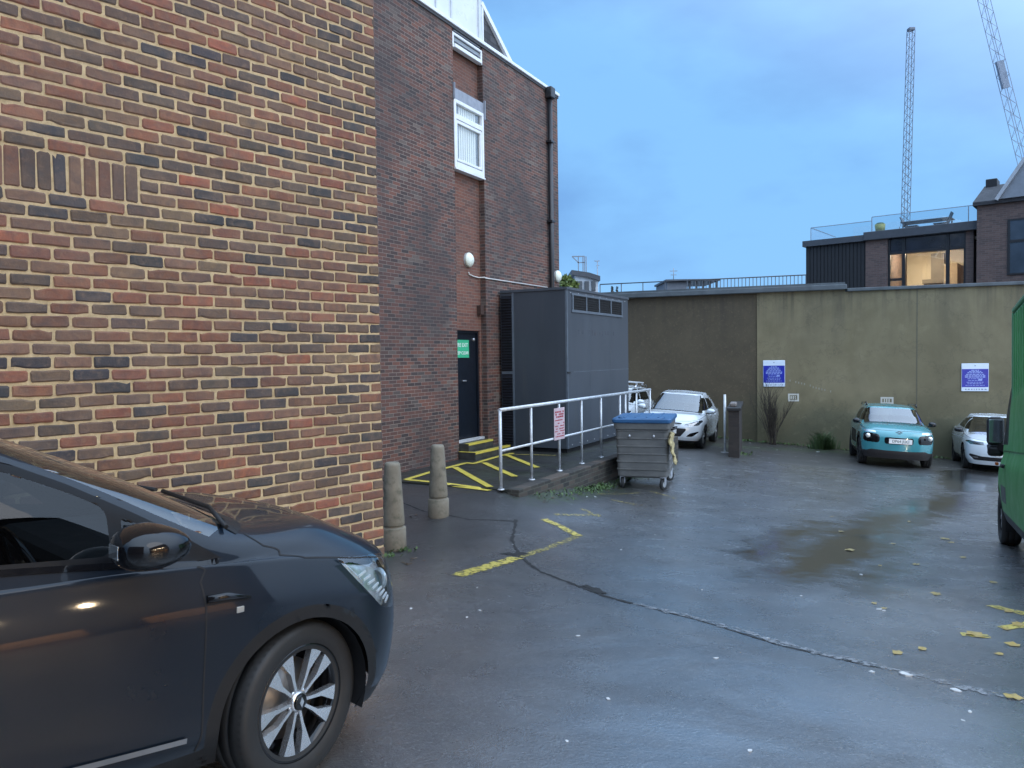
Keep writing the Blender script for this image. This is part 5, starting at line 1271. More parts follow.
M_rub = plain('rubber', (.0045, .0045, .0048), .6, spec=.16)
M_trim = plain('black_trim', (.009, .009, .0095), .5, bump=.12, bscale=300, spec=.3)
M_gloss = plain('gloss_black', (.005, .005, .006), .14, coat=.55, spec=.15)
M_cabin = plain('cabin_dark', (.014, .015, .017), .8)
M_wsg = glass('windscreen_glass', (.50, .56, .58), .02, gain=2.0); M_sg = glass('side_glass', (.26, .29, .31), .0, gain=.65); M_sur = plain('surround_black', (.005, .005, .006), .38, spec=.15)
M_chr = plain('bright_metal', (.62, .63, .65), .22, .9, var=.05)
M_lamp = plain('lamp_reflector', (.55, .58, .60), .16, .55, var=.3, scale=18)
M_lens = glass('lamp_lens', (.88, .92, .94), .05)

def wheel(parent, x, y, z, r, wdt, side, style, steer=0.0, rim_mat=None):
    """a wheel: tyre with children rim (> spokes) ; side = sign of y outside"""
    M4 = Matrix.Translation((x, y - side * style.get('inset', 0), z)) @ Matrix.Rotation(steer, 4, 'Z')
    if side < 0: M4 = M4 @ Matrix.Rotation(math.pi, 4, 'Z')
    rr = r * style.get('rim', .68); h = wdt / 2
    t = MB(); t.lathe([(rr - .02, -h * .8), (rr + .005, -h * .95), (r * .90, -h), (r * .975, -h * .86), (r, -h * .6), (r, -h * .32), (r - .006, -h * .30), (r - .006, -h * .26), (r, -h * .24), (r, h * .24), (r - .006, h * .26), (r - .006, h * .30), (r, h * .32), (r, h * .6), (r * .978, h * .84), (r * .95, h * .96), (r * .90, h), (r * .82, h * .985), (rr + .012, h * .93), (rr + .004, h * .86), (rr - .02, h * .80)], 56, 'y')
    if style.get('tread'):
        for i in range(70):
            a = 2 * math.pi * i / 70; c, s = math.cos(a), math.sin(a)
            t.add([(c * (r - .003) * k1 - s * k2 * .006, yy, s * (r - .003) * k1 + c * k2 * .006) for (k1, yy) in ((1.008, h * .60), (.985, h * .86)) for k2 in (-1, 1)], [(0, 1, 3, 2)])
    t.xf(M4); ty = t.build('tyre', M_rub, parent)
    rm = MB(); rm.lathe([(rr - .004, h * .86), (rr + .006, h * .88), (rr + .006, h * .80), (rr - .014, h * .72), (rr - .03, h * .3), (rr - .03, -h * .7)], 56, 'y').lathe([(0, -h * .1), (rr - .03, -h * .1)], 40, 'y').xf(M4)
    o = rm.build('rim', [M_gloss if style.get('dark', True) else rim_mat], ty)
    sm_ = rim_mat or M_chr; n = style.get('n', 5); sp = MB(); pk = MB()
    f = lambda u, v, hh: (u, hh, v)
    def rot(pts, a): c, s = math.cos(a), math.sin(a); return [(u * c - v * s, u * s + v * c) for (u, v) in pts]
    for i in range(n):
        a = 2 * math.pi * i / n + style.get('a0', .3)
        if style.get('type') == 'twin':
            for sg in (-1, 1):
                pl = [(.028, sg * .003), (rr * .42, sg * .030), (rr * .93, sg * .058), (rr * .975, sg * .066), (rr * .92, sg * .142), (rr * .87, sg * .138), (rr * .52, sg * .056), (.036, sg * .020)]
                if sg < 0: pl = pl[::-1]
                sp.prism(rot(pl, a), lambda u, v, hh: (u, hh - .034 * (1 - math.hypot(u, v) / rr) * 0 - .012 * (1 - math.hypot(u, v) / rr), v), h * .50, h * .80, 0)
        else:
            wd = style.get('w', .035)
            sp.prism(rot([(.03, -wd * .8), (rr * .985, -wd * 1.1), (rr * .985, wd * 1.1), (.03, wd * .8)], a), f, h * .45, h * .74, 0)
    sp.lathe([(.046, h * .5), (.044, h * .74), (.036, h * .78)], 24, 'y').xf(M4); so = sp.build('spokes', sm_, o)
    if pk.v: pk.xf(M4).build('spoke_inlay', M_gloss, so)
    hb = MB().lathe([(.033, h * .7), (.033, h * .85), (.028, h * .87), (0, h * .87)], 20, 'y').xf(M4).build('hub_cap', M_gloss if style.get('type') == 'twin' else sm_, so)
    if style.get('type') == 'twin':
        dm = MB().prism([(0, .022), (.012, 0), (0, -.022), (-.012, 0)], f, h * .875, h * .90).xf(M4).build('emblem', M_chr, hb)
        bl = MB()
        for i in range(5): a = 2 * math.pi * (i + .5) / 5 + style.get('a0', .3); bl.lathe([(0, h * .70), (.009, h * .70), (.009, h * .6)], 8, 'y', (.048 * math.cos(a), 0, .048 * math.sin(a)))
        bl.xf(M4).build('wheel_nuts', M_chr, o)
        MB().lathe([(0, -h * .02), (rr * .72, -h * .02), (rr * .72, -h * .12)], 40, 'y').xf(M4).build('brake_disc', plain('disc_steel', (.20, .19, .18), .45, .8), o)
    return ty

def arch_well(parent, x, z, R_, y0, y1):
    for sg in (-1, 1):
        m_ = MB(); n = 20; V = []
        for (r_, yy) in ((R_, y1), (R_ + .01, y0)):
            for i in range(n + 1): a = R(-20 + 220 * i / n); V.append((x + r_ * math.cos(a), sg * yy, z + r_ * math.sin(a)))
        m_.add(V, [(i, i + 1, n + 2 + i, n + 1 + i) for i in range(n)] + [tuple(range(n + 1, 2 * n + 2))], 0, True)
        m_.build('wheel_arch_liner', M_dark, parent, False)

def gaps(parent, S, lines, w_=.006, lift=.0015, name='panel_gap', mat=None, sides=(1, -1)):
    """dark shut lines: each line is a list of (u, v) on the shell"""
    for ln_ in lines:
        pts = []
        for a, b in zip(ln_[:-1], ln_[1:]):
            k = 14
            pts += [(a[0] + (b[0] - a[0]) * i / k, a[1] + (b[1] - a[1]) * i / k) for i in range(k)]
        pts.append(ln_[-1]); uu = np.array([p[0] for p in pts]); vv = np.array([p[1] for p in pts])
        P = S.ev(uu, vv); Nn = S.nrm(uu, vv)
        T = np.gradient(P, axis=0); B = np.cross(Nn, T); B /= np.maximum(np.linalg.norm(B, axis=1)[:, None], 1e-9)
        whole = MB()
        for sg in sides:
            mb = MB() if ln_[0][0] > .01 else whole
            A = P + Nn * lift + B * w_ / 2; C = P + Nn * lift - B * w_ / 2; m_ = np.array([1, sg, 1])
            n = len(P); mb.add(np.concatenate([A * m_, C * m_]).tolist(), [(i, i + 1, n + i + 1, n + i) for i in range(n - 1)])
            if mb is not whole: mb.build(name, mat or M_dark, parent, False)
        if whole.v: whole.build(name, mat or M_dark, parent, False)
def find_uv(S, x, z, v0, v1, u0=2.5, u1=11):
    """(u, v) of the point of the body side with the given x and z"""
    uu, vv = np.meshgrid(np.linspace(u0, u1, 240), np.linspace(v0, v1, 90)); P = S.ev(uu.ravel(), vv.ravel())
    i = np.argmin((P[:, 0] - x) ** 2 + (P[:, 2] - z) ** 2); return (uu.ravel()[i], vv.ravel()[i])

def place_car(px, py, Y, heading, label, cat, group=None, name='parked_car', ref=(0, 0)):
    """put the car so that its point ref (x, y on the ground) lies under pixel column px at distance Y"""
    c = at(px, 400, Y); h = R(heading); fx = Vector((math.sin(h), math.cos(h), 0)); ly = Vector((-fx.y, fx.x, 0))
    o = Vector((c.x, Y, 0)) - fx * ref[0] - ly * ref[1]
    e = .9
    def g(p): return float(gz(p.x, p.y))
    zf = g(o); zr_ = g(o - fx * 2.6); zl = g(o - fx * 1.3 + ly * .8); zrr = g(o - fx * 1.3 - ly * .8)
    X = Vector((fx.x * 2.6, fx.y * 2.6, zf - zr_)).normalized(); Yv = Vector((ly.x * 1.6, ly.y * 1.6, zl - zrr)).normalized(); Z = X.cross(Yv).normalized(); Yv = Z.cross(X)
    M4 = Matrix((X, Yv, Z)).transposed().to_4x4(); M4.translation = (o.x, o.y, zf)
    r = empty(name, (0, 0, 0), 0, label, cat, group); r.matrix_world = M4; return r

def mirror_pair(root, x, y, z, sx, sy, sz, mat, lower=None, sides=(1, -1), up=.0):
    for sg in sides:
        bm = bmesh.new(); bmesh.ops.create_uvsphere(bm, u_segments=20, v_segments=14, radius=1)
        for v in bm.verts:
            c = v.co; k = 2.5
            n = (abs(c.x) ** k + abs(c.y) ** k + abs(c.z) ** k) ** (1 / k); c /= n
            f = 1 - .30 * max(0, c.x); c.z *= f * (1 - .12 * c.y); c.y *= (1 - .10 * max(0, c.x))
            v.co = Vector((x + c.x * sx, sg * (y + c.y * sy), z + c.z * sz + up * c.y))
        bm.verts.index_update(); mb = MB(); mb.add([v.co[:] for v in bm.verts], [[v.index for v in f.verts] for f in bm.faces], 0, True); bm.free()
        o = mb.build('door_mirror', mat, root)
        MB().bar((x, sg * (y - sy * 1.25), z - sz * .75), (x, sg * (y - sy * .3), z - sz * .8), sx * .9, sz * .35).build('mirror_foot', lower or M_trim, o)
        MB().bbox(x - sx * 1.0, x - sx * .95, *sorted((sg * (y - sy * .30), sg * (y + sy * .30))), z - sz * .30, z + sz * .30, .002).build('mirror_glass', plain('mirror_glass', (.35, .38, .40), .05, .9), o)

def interior(root, p, rhd=True):
    """dark cabin: floor, seats, dashboard, steering wheel"""
    x0 = p['fo'] - p['cowl_q'] - .15; z = p['z_glass'][0]; xr = p['fo'] - p['tail_q'] + .3; hw = p['gw'] - .06
    c = MB().bbox(x0 - .45, x0 + .15, -hw, hw, z - .45, z - .02, .06).box(xr, x0 + .05, -hw, hw, .32, .40).build('dashboard', M_cabin, root)
    sx = x0 - 1.35
    for (xx, ys) in ((sx, (-.37, .37)), (sx - .85, (-.36, .36))):
        for yy in ys:
            s = MB().bbox(xx - .02, xx + .48, yy - .24, yy + .24, .42, .58, .05)
            b0 = len(s.v); s.bbox(-.07, .07, yy - .23, yy + .23, 0, .66, .05); s.xf(Matrix.Translation((xx, 0, .52)) @ Matrix.Rotation(R(-14), 4, 'Y'), b0)
            b0 = len(s.v); s.bbox(-.05, .05, yy - .13, yy + .13, .70, .90, .04); s.xf(Matrix.Translation((xx, 0, .52)) @ Matrix.Rotation(R(-14), 4, 'Y'), b0)
            s.build('seat', plain('seat_cloth', (.03, .03, .034), .85), root)
    yy = -.37 if rhd else .37; n = 26
    sw = MB(); sw.tube([(0, .185 * math.cos(2 * math.pi * i / n), .185 * math.sin(2 * math.pi * i / n)) for i in range(n + 1)], .015, 8, caps=False).bbox(-.02, .02, -.05, .05, -.06, .04, .01).bar((0, -.18, 0), (0, .18, 0), .05, .015).bar((0, 0, -.18), (0, 0, 0), .04, .015)
    sw.xf(Matrix.Translation((x0 - .62, yy, z - .03)) @ Matrix.Rotation(R(-24), 4, 'Y')); sw.build('steering_wheel', M_gloss, root)

def shoulder_car(root, p, paint, res, spec):
    """shared assembly of the parked cars"""
    fo, wb, r = p['fo'], p['wb'], p['r']; R_ = r + spec.get('arch', .055); zw = r
    side = lambda P, u, v: (np.abs(P[:, 1]) > p['W'] * .33) & (v < 4.2)
    glassrow = lambda P, u, v: (v > 5.9) & (v < 8.1) & (u > 2.4) & (u < 11.2)
    reg = [('wheel_arch', XZ, circ(0, zw, R_), side, None), ('wheel_arch', XZ, circ(-wb, zw, R_), side, None)]
    if spec.get('clad'):
        reg.append(('arch_cladding', XZ, circ(0, zw, R_ + spec['clad']), side, dict(mat=M_trim, sides=True))); reg.append(('rear_arch_cladding', XZ, circ(-wb, zw, R_ + spec['clad']), side, dict(mat=M_trim, sides=True)))
    for w_ in spec['windows']: reg.append(('side_window', XZ, rnd_poly(w_, .05), glassrow, dict(mat=M_sg, sides=True)))
    ws = spec.get('ws', (6.12, 7.86, 2.80))
    wsp = [(-.5, ws[0]), (ws[2] + .18, ws[0]), (ws[2] - .0, ws[1]), (-.5, ws[1])]
    reg.append(('windscreen', UV, wsp, lambda P, u, v: (u < 4) & (v > 5.8) & (v < 8.1), dict(mat=M_wsg)))
    reg.append(('rear_window', UV, [(10.7, 6.12), (14, 6.12), (14, 7.8), (10.9, 7.8)], lambda P, u, v: (u > 10) & (v > 5.8), dict(mat=M_wsg)))
    reg += spec.get('regions', [])
    S, objs = build_shell(root, rings(p), res, reg, None, 'body', paint, cv=spec.get('cv', .36))
    # the body shell of these cars starts at the sill: underside
    MB().box(fo - p['L'] + .45, fo - .45, -p['W'] / 2 + .22, p['W'] / 2 - .22, p.get('z_sill', .22) + .0, p.get('z_sill', .22) + .05).build('underside', M_dark, root)
    arch_well(root, 0, zw, R_ + .002, p['W'] / 2 - .36, p['W'] / 2 - spec.get('liner', .05)); arch_well(root, -wb, zw, R_ + .002, p['W'] / 2 - .36, p['W'] / 2 - .03)
    st = spec['wheel']; ty = p['W'] / 2 - st.get('w_t', .21) / 2 - .018
    for (x, sg) in ((0, -1), (0, 1), (-wb, -1), (-wb, 1)): wheel(root, x, sg * ty, r, r, st.get('w_t', .21), sg, st, spec.get('steer', 0) if x == 0 else 0, spec.get('rim_mat'))
    interior(root, p)
    return S, objs
# ---------------------------------------------------------------- the dark grey car beside the near wall
def near_suv():
    p = dict(L=4.23, W=1.80, H=1.60, fo=.86, wb=2.64, r=.34, nr=1.5, z_sill=.21, z_chin=.19,
             z_belt=[.86, .865, .87, .88, .955, .985, 1.01, 1.03, 1.05, 1.06, 1.05, 1.0, .98, .98],
             tuck=[(.10, .09, .12), (.03, .025, .05), (.0, .012, .0), (.015, .0, .0), (.085, .040, .06)],
             cowl_q=.98, cc=.66, gw=.835, z_cowl=1.115, z_glass=(1.0, 1.12), tail_q=4.02, z_tail=1.06, head_q=1.86, rw=.63, roof_q=3.72, z_roof=(1.50, 1.495, 1.545, 1.50, 1.43), crown=.05, hood_b=.075)
    h = R(42); f = Vector((math.sin(h), math.cos(h), 0)); lf = Vector((-f.y, f.x, 0))
    hubp = at(300, 708, SUV_Y); o = hubp + lf * .88
    root = empty('parked_car', (0, 0, 0), 0, 'dark grey crossover car in the near foreground, parked along the brick wall', 'car')
    X = Vector((f.x, f.y, -.045)).normalized(); Yv = Vector((lf.x, lf.y, .0)); Z = X.cross(Yv).normalized(); Yv = Z.cross(X)
    M4 = Matrix((X, Yv, Z)).transposed().to_4x4(); M4.translation = (o.x, o.y, hubp.z - .34); root.matrix_world = M4
    paint = carpaint('grey_blue_paint', (.0045, .0085, .015), .0, .32, .03); paint.node_tree.nodes['Principled BSDF'].inputs['Specular IOR Level'].default_value = .12; paint.node_tree.nodes['Principled BSDF'].inputs['Coat IOR'].default_value = 1.36; paint.node_tree.nodes['Principled BSDF'].inputs['Coat Weight'].default_value = .75
    wb, r = p['wb'], p['r']
    S = Shell(rings(p))
    surround = [(-.33, 1.004), (-.47, 1.105), (-.64, 1.21), (-.86, 1.335), (-1.04, 1.42), (-1.3, 1.475), (-2.0, 1.465), (-2.4, 1.38), (-2.62, 1.16), (-1.4, 1.105), (-1.1, 1.085), (-.7, 1.046)]
    win1 = [(-.75, 1.08), (-1.31, 1.122), (-1.31, 1.445), (-1.05, 1.392), (-.86, 1.305), (-.745, 1.24)]
    qwin = [(-.47, 1.045), (-.70, 1.072), (-.70, 1.205), (-.62, 1.165)]
    win2 = [(-1.40, 1.127), (-2.45, 1.17), (-2.3, 1.36), (-1.98, 1.425), (-1.40, 1.445)]
    lampU = lambda P, u, v: (u > .8) & (u < 4.4) & (v < 4.15)
    hl = [(.185, .935), (.30, .805), (.44, .665), (.56, .625), (.66, .66), (.76, .73), (.78, .79), (.70, .835), (.55, .872), (.36, .91)]
    glassrow = lambda P, u, v: (v > 5.6) & (v < 8.4) & (u > 2.4) & (u < 11.2)
    spec = dict(arch=.032, liner=.08, clad=.055, windows=[], ws=(6.14, 7.88, 2.86), wheel=dict(type='twin', n=5, rim=.70, w_t=.215, a0=.36, tread=True, inset=.03), steer=R(13), rim_mat=plain('machined_alloy', (.60, .61, .63), .25, .85, var=.03),
                regions=[('sill_cladding', XZ, [(1.0, .1), (1.0, .27), (.5, .27), (-.30, .30), (-2.3, .32), (-3.6, .33), (-3.6, .1)], lambda P, u, v: v < 1.9, dict(mat=M_trim)),
                         ('window_surround', XZ, rnd_poly(surround, .02), glassrow, dict(mat=M_sur, sides=True)),
                         ('side_window', XZ, rnd_poly(win1, .04), glassrow, dict(mat=M_sg, sides=True)), ('rear_side_window', XZ, rnd_poly(win2, .04), glassrow, dict(mat=M_sg, sides=True)), ('quarter_window', XZ, rnd_poly(qwin, .02), glassrow, dict(mat=M_sg, sides=True)),
                         ('headlight', XZ, rnd_poly(hl, .03), lampU, dict(mat=M_lens, sides=True)),
                         ('grille', YZ, rnd_poly([(-.5, .56), (.50, .58), (.54, .70), (-.5, .72)], .04), lambda P, u, v: (u < 3) & (v < 4), dict(mat=M_gloss))])
    # reuse the shared assembly
    S, objs = shoulder_car(root, p, paint, .020, spec)
    # inside of the headlamps: reflector bowl and a row of strips
    for i, ob in enumerate(objs.get('headlight', [])):
        sg = 1 if i == 0 else -1
        uu, vv = np.meshgrid(np.linspace(1.3, 3.75, 30), np.linspace(2.3, 4.0, 16)); P = S.ev(uu.ravel(), vv.ravel()) - S.nrm(uu.ravel(), vv.ravel()) * .05
        P[:, 1] *= sg; ok = poly_sd(P[:, [0, 2]], hl) < .02; q4 = [(a * 30 + b, a * 30 + b + 1, (a + 1) * 30 + b + 1, (a + 1) * 30 + b) for a in range(15) for b in range(29)]
        mb = MB(); mb.add(P.tolist(), [q for q in q4 if all(ok[k] for k in q)], 0, True)
        mb.build('reflector', M_lamp, ob, False)
        def pt(x, z, dpt): q = find_uv(S, x, z, 2, 4.3, 1.0, 4.4); a = S.ev(np.array([q[0]]), np.array([q[1]]))[0] - S.nrm(np.array([q[0]]), np.array([q[1]]))[0] * dpt; return (a[0], sg * a[1], a[2])
        st = MB()
        for k in range(8):
            x0 = .31 + k * .027; z0 = .835 - k * .024
            st.bar(pt(x0 + .01, z0 - .004, .014), pt(x0 + .075, z0 + .006, .022), .007, .010)
        st.build('light_strip', plain('white_diffuser', (.62, .64, .66), .25, var=.05), ob)
        c = pt(.52, .78, .05)
        MB().lathe([(0, .02), (.028, .016), (.042, 0), (.05, 0), (.052, .02)], 18, 'x', tuple(c)).build('projector', plain('projector_lens', (.30, .36, .40), .05, .3), ob)
    # shut lines and mouldings
    fu = lambda x, z, a=0, b=4: find_uv(S, x, z, a, b)
    dline = [fu(x, z, 0, 5.6) for (x, z) in ((-.455, 1.0), (-.447, .95), (-.443, .85), (-.44, .70), (-.432, .5), (-.44, .38), (-.47, .31))]
    dr = [fu(-1.36, z) for z in (.98, .8, .6, .36)]
    hood = [(0, 4.06), (1.0, 4.05), (2.0, 4.02)] + [fu(x, z, 3.5, 5.9) for (x, z) in ((.56, .868), (.40, .893), (.19, .930), (.02, .958), (-.09, .985), (-.15, 1.03), (-.20, 1.075))]
    gaps(root, S, [dline, dr, hood], .007)
    def poly_on(poly, v0, v1): return [find_uv(S, x, z, v0, v1) for (x, z) in poly]
    gaps(root, S, [poly_on([(-.36, 1.004), (-.7, 1.043), (-1.1, 1.081), (-1.8, 1.115), (-2.5, 1.15)], 5.2, 7)], .022, .004, 'waist_rail', M_gloss)
    # side blade behind the wheel, sill strip
    b0 = np.array([fu(-.44, .30), fu(-1.2, .325), fu(-2.0, .335)])
    gaps(root, S, [[fu(-.50, .365), fu(-.9, .405), fu(-1.6, .43), fu(-2.3, .43)]], .020, .010, 'sill_strip', plain('grey_sill_strip', (.14, .15, .16), .4, .3))
    for sg in (1, -1):
        bl = MB(); a = [S.ev(np.array([q[0]]), np.array([q[1]]))[0] * np.array([1, sg, 1]) for q in (fu(-.445, .878), fu(-.36, .878), fu(-.26, .862))]
        bl.tube([tuple(v + np.array([0, sg * .004, 0])) for v in a], [.016, .017, .006], 8); o_ = bl.build('fender_blade', M_gloss, root)
        q = S.ev(np.array([fu(-.30, .82)[0]]), np.array([fu(-.30, .82)[1]]))[0]; MB().bbox(q[0] - .02, q[0] + .012, *sorted((sg * q[1] - .005, sg * q[1] + .005)), q[2] - .012, q[2] + .012, .003).build('fender_badge', plain('dull_badge', (.35, .35, .33), .35, .6), root)
    mirror_pair(root, -.70, 1.02, 1.14, .125, .12, .078, M_gloss, M_trim)
    # wipers at the cowl
    wp = MB()
    for (y0, y1) in ((.52, -.08), (-.62, -.1)):
        def sp(u, v, sg, l): q = S.ev(np.array([u]), np.array([v]))[0] + S.nrm(np.array([u]), np.array([v]))[0] * l; return (q[0], sg * q[1], q[2])
    wp.tube([sp(2.6, 6.08, -1, .02), sp(1.6, 6.25, -1, .025), sp(.3, 6.35, -1, .02)], .010, 6).tube([sp(2.2, 6.08, 1, .02), sp(1.2, 6.22, 1, .025), sp(.1, 6.3, 1, .02)], .010, 6)
    wp.build('wiper', M_trim, root)
    gaps(root, S, [[(0, 6.03), (1.5, 6.03), (2.5, 6.05)]], .07, .003, 'scuttle_panel', M_trim)
    MB().bbox(.83, .845, -.26, .26, .40, .51, .003).build('number_plate', plain('plate_white', (.7, .7, .68), .4), root)
    for sg in (1, -1): q = fu(-1.22, .90, 2, 5); a = S.ev(np.array([q[0]]), np.array([q[1]]))[0]; MB().bbox(a[0] - .10, a[0] + .10, sg * a[1] - .02, sg * a[1] + .02, a[2] - .015, a[2] + .015, .008).build('door_handle', paint, root)
SUV_Y = 3.18
near_suv()

# ---------------------------------------------------------------- the parked cars by the back wall
def plate(root, x, y, z, txt, rx=0):
    pl = MB().bbox(x - .006, x + .006, y - .26, y + .26, z - .056, z + .056, .003).build('number_plate', plain('plate_white', (.7, .7, .68), .4, var=.03), root)
    if txt:
        tm = text_mb(txt, .092, .001); tm.xf(Matrix.Translation((x + .0075, y, z)) @ Matrix.Rotation(math.pi / 2, 4, 'Z') @ Matrix.Rotation(math.pi / 2, 4, 'X')); tm.build('registration', plain('plate_black', (.01, .01, .01), .5), pl)
def lamp_unit(S, obs, u0, u1, v0, v1, depth=.04, mat=None):
    for i, ob in enumerate(obs):
        sg = 1 if i == 0 else -1; uu, vv = np.meshgrid(np.linspace(u0, u1, 12), np.linspace(v0, v1, 8)); P = S.ev(uu.ravel(), vv.ravel()) - S.nrm(uu.ravel(), vv.ravel()) * depth; P[:, 1] *= sg
        mb = MB(); mb.add(P.tolist(), [(a * 12 + b, a * 12 + b + 1, (a + 1) * 12 + b + 1, (a + 1) * 12 + b) for a in range(7) for b in range(11)], 0, True); mb.build('reflector', mat or M_lamp, ob, False)
FR = lambda P, u, v: (u < 4) & (v < 4.6)

def teal_car():
    p = dict(L=4.16, W=1.73, H=1.48, fo=.84, wb=2.60, r=.32, nr=.9, z_sill=.22, z_chin=.20,
             z_belt=[.84, .845, .85, .865, .90, .93, .95, .97, .98, 1.0, 1.0, .98, .97, .97],
             tuck=[(.09, .08, .12), (.02, .02, .05), (.0, .0, .0), (.01, .0, .0), (.10, .035, .06)],
             cowl_q=.98, gw=.765, z_cowl=1.02, z_glass=(.99, 1.03), tail_q=3.95, z_tail=1.0, head_q=1.72, rw=.60, roof_q=3.72, z_roof=(1.37, 1.37, 1.42, 1.40, 1.34), crown=.05, hood_b=.05)
    root = place_car(898, 468, 19.0, 199.5, 'turquoise car parked nose out against the back wall, between two white cars', 'car', ref=(.84, 0)); root.scale = (1, 1, 1.07)
    paint = carpaint('turquoise_paint', (.045, .25, .285), .1, .22, .14)
    win1 = [(-.02, 1.03), (-1.15, 1.05), (-1.15, 1.34), (-.85, 1.335), (-.50, 1.25)]; win2 = [(-1.23, 1.05), (-2.3, 1.07), (-2.2, 1.25), (-1.95, 1.33), (-1.23, 1.345)]
    lo = [(.44, .56), (.74, .57), (.80, .62), (.79, .76), (.72, .79), (.47, .76), (.43, .70)]
    spec = dict(arch=.05, clad=.085, windows=[win1, win2], ws=(6.12, 7.9, 2.85), wheel=dict(n=5, w=.05, rim=.66, w_t=.205), rim_mat=plain('dark_alloy', (.05, .05, .055), .4, .5),
                regions=[('bumper_cladding', YZ, [(-1, .1), (1, .1), (1, .36), (.70, .37), (.60, .405), (.3, .39), (-1, .39)], lambda P, u, v: (u < 3.4) & (v < 3), dict(mat=plain('brown_black_trim', (.022, .018, .018), .5))),
                         ('sill_cladding', XZ, [(1, .1), (1, .33), (-3.4, .33), (-3.4, .1)], lambda P, u, v: (v < 2) & (u > 3.4), dict(mat=M_trim)),
                         ('side_bumper_pad', XZ, rnd_poly([(-.55, .45), (-2.0, .47), (-2.0, .80), (-.60, .78)], .08), lambda P, u, v: (v < 4.2) & (u > 4.5) & (u < 9), dict(mat=M_trim, sides=True)),
                         ('headlight', YZ, rnd_poly(lo, .06), FR, dict(mat=M_gloss, sides=True, label='rounded black lower headlight unit')),
                         ('running_light', YZ, rnd_poly([(.50, .795), (.76, .80), (.80, .845), (.53, .84)], .03), FR, dict(mat=M_lamp, sides=True)),
                         ('grille', YZ, rnd_poly([(-.5, .545), (.30, .545), (.325, .58), (.325, .68), (.30, .70), (-.5, .70)], .05), FR, dict(mat=M_gloss))])
    S, ob = shoulder_car(root, p, paint, .03, spec)
    fx = lambda z, y=.0: float(S.ev(np.array([y]), np.array([z]))[0][0])
    plate(root, .855, .03, .615, 'DP64 JUU')
    lb = MB()
    for sg in (1, -1):
        lb.lathe([(0, .02), (.045, .01), (.055, -.02)], 16, 'x', (.765, sg * .70, .715)); 
    lb.build('lamp_bulb', plain('bulb_glass', (.7, .68, .62), .1, .5), root)
    ch = MB()
    for dz in (0, .045):
        for sg in (1, -1): ch.bar((.80 - .25 * dz, 0, .80 + dz), (.775 - .25 * dz, sg * .085, .765 + dz), .014, .018)
    ch.build('chevron_badge', M_chr, root)
    mirror_pair(root, -.30, .90, 1.02, .075, .09, .062, M_gloss, M_trim)
    rr = MB()
    for sg in (1, -1): rr.tube([(-.98, sg * .605, 1.42), (-1.15, sg * .61, 1.475), (-2.3, sg * .605, 1.475), (-2.5, sg * .595, 1.42)], .022, 8)
    rr.build('roof_rail', M_gloss, root)
    gaps(root, S, [[(0, 6.03), (1.5, 6.03), (2.8, 6.03)]], .04, .004, 'scuttle_panel', M_trim)
    gaps(root, S, [[(0, 4.1), (2.0, 4.08), (3.2, 4.1), (4.3, 4.3), (5, 5.2)]], .012)
    wp = MB()
    for (a, b) in (((.32, .5, 1.04), (.18, -.1, 1.06)),): pass
teal_car()

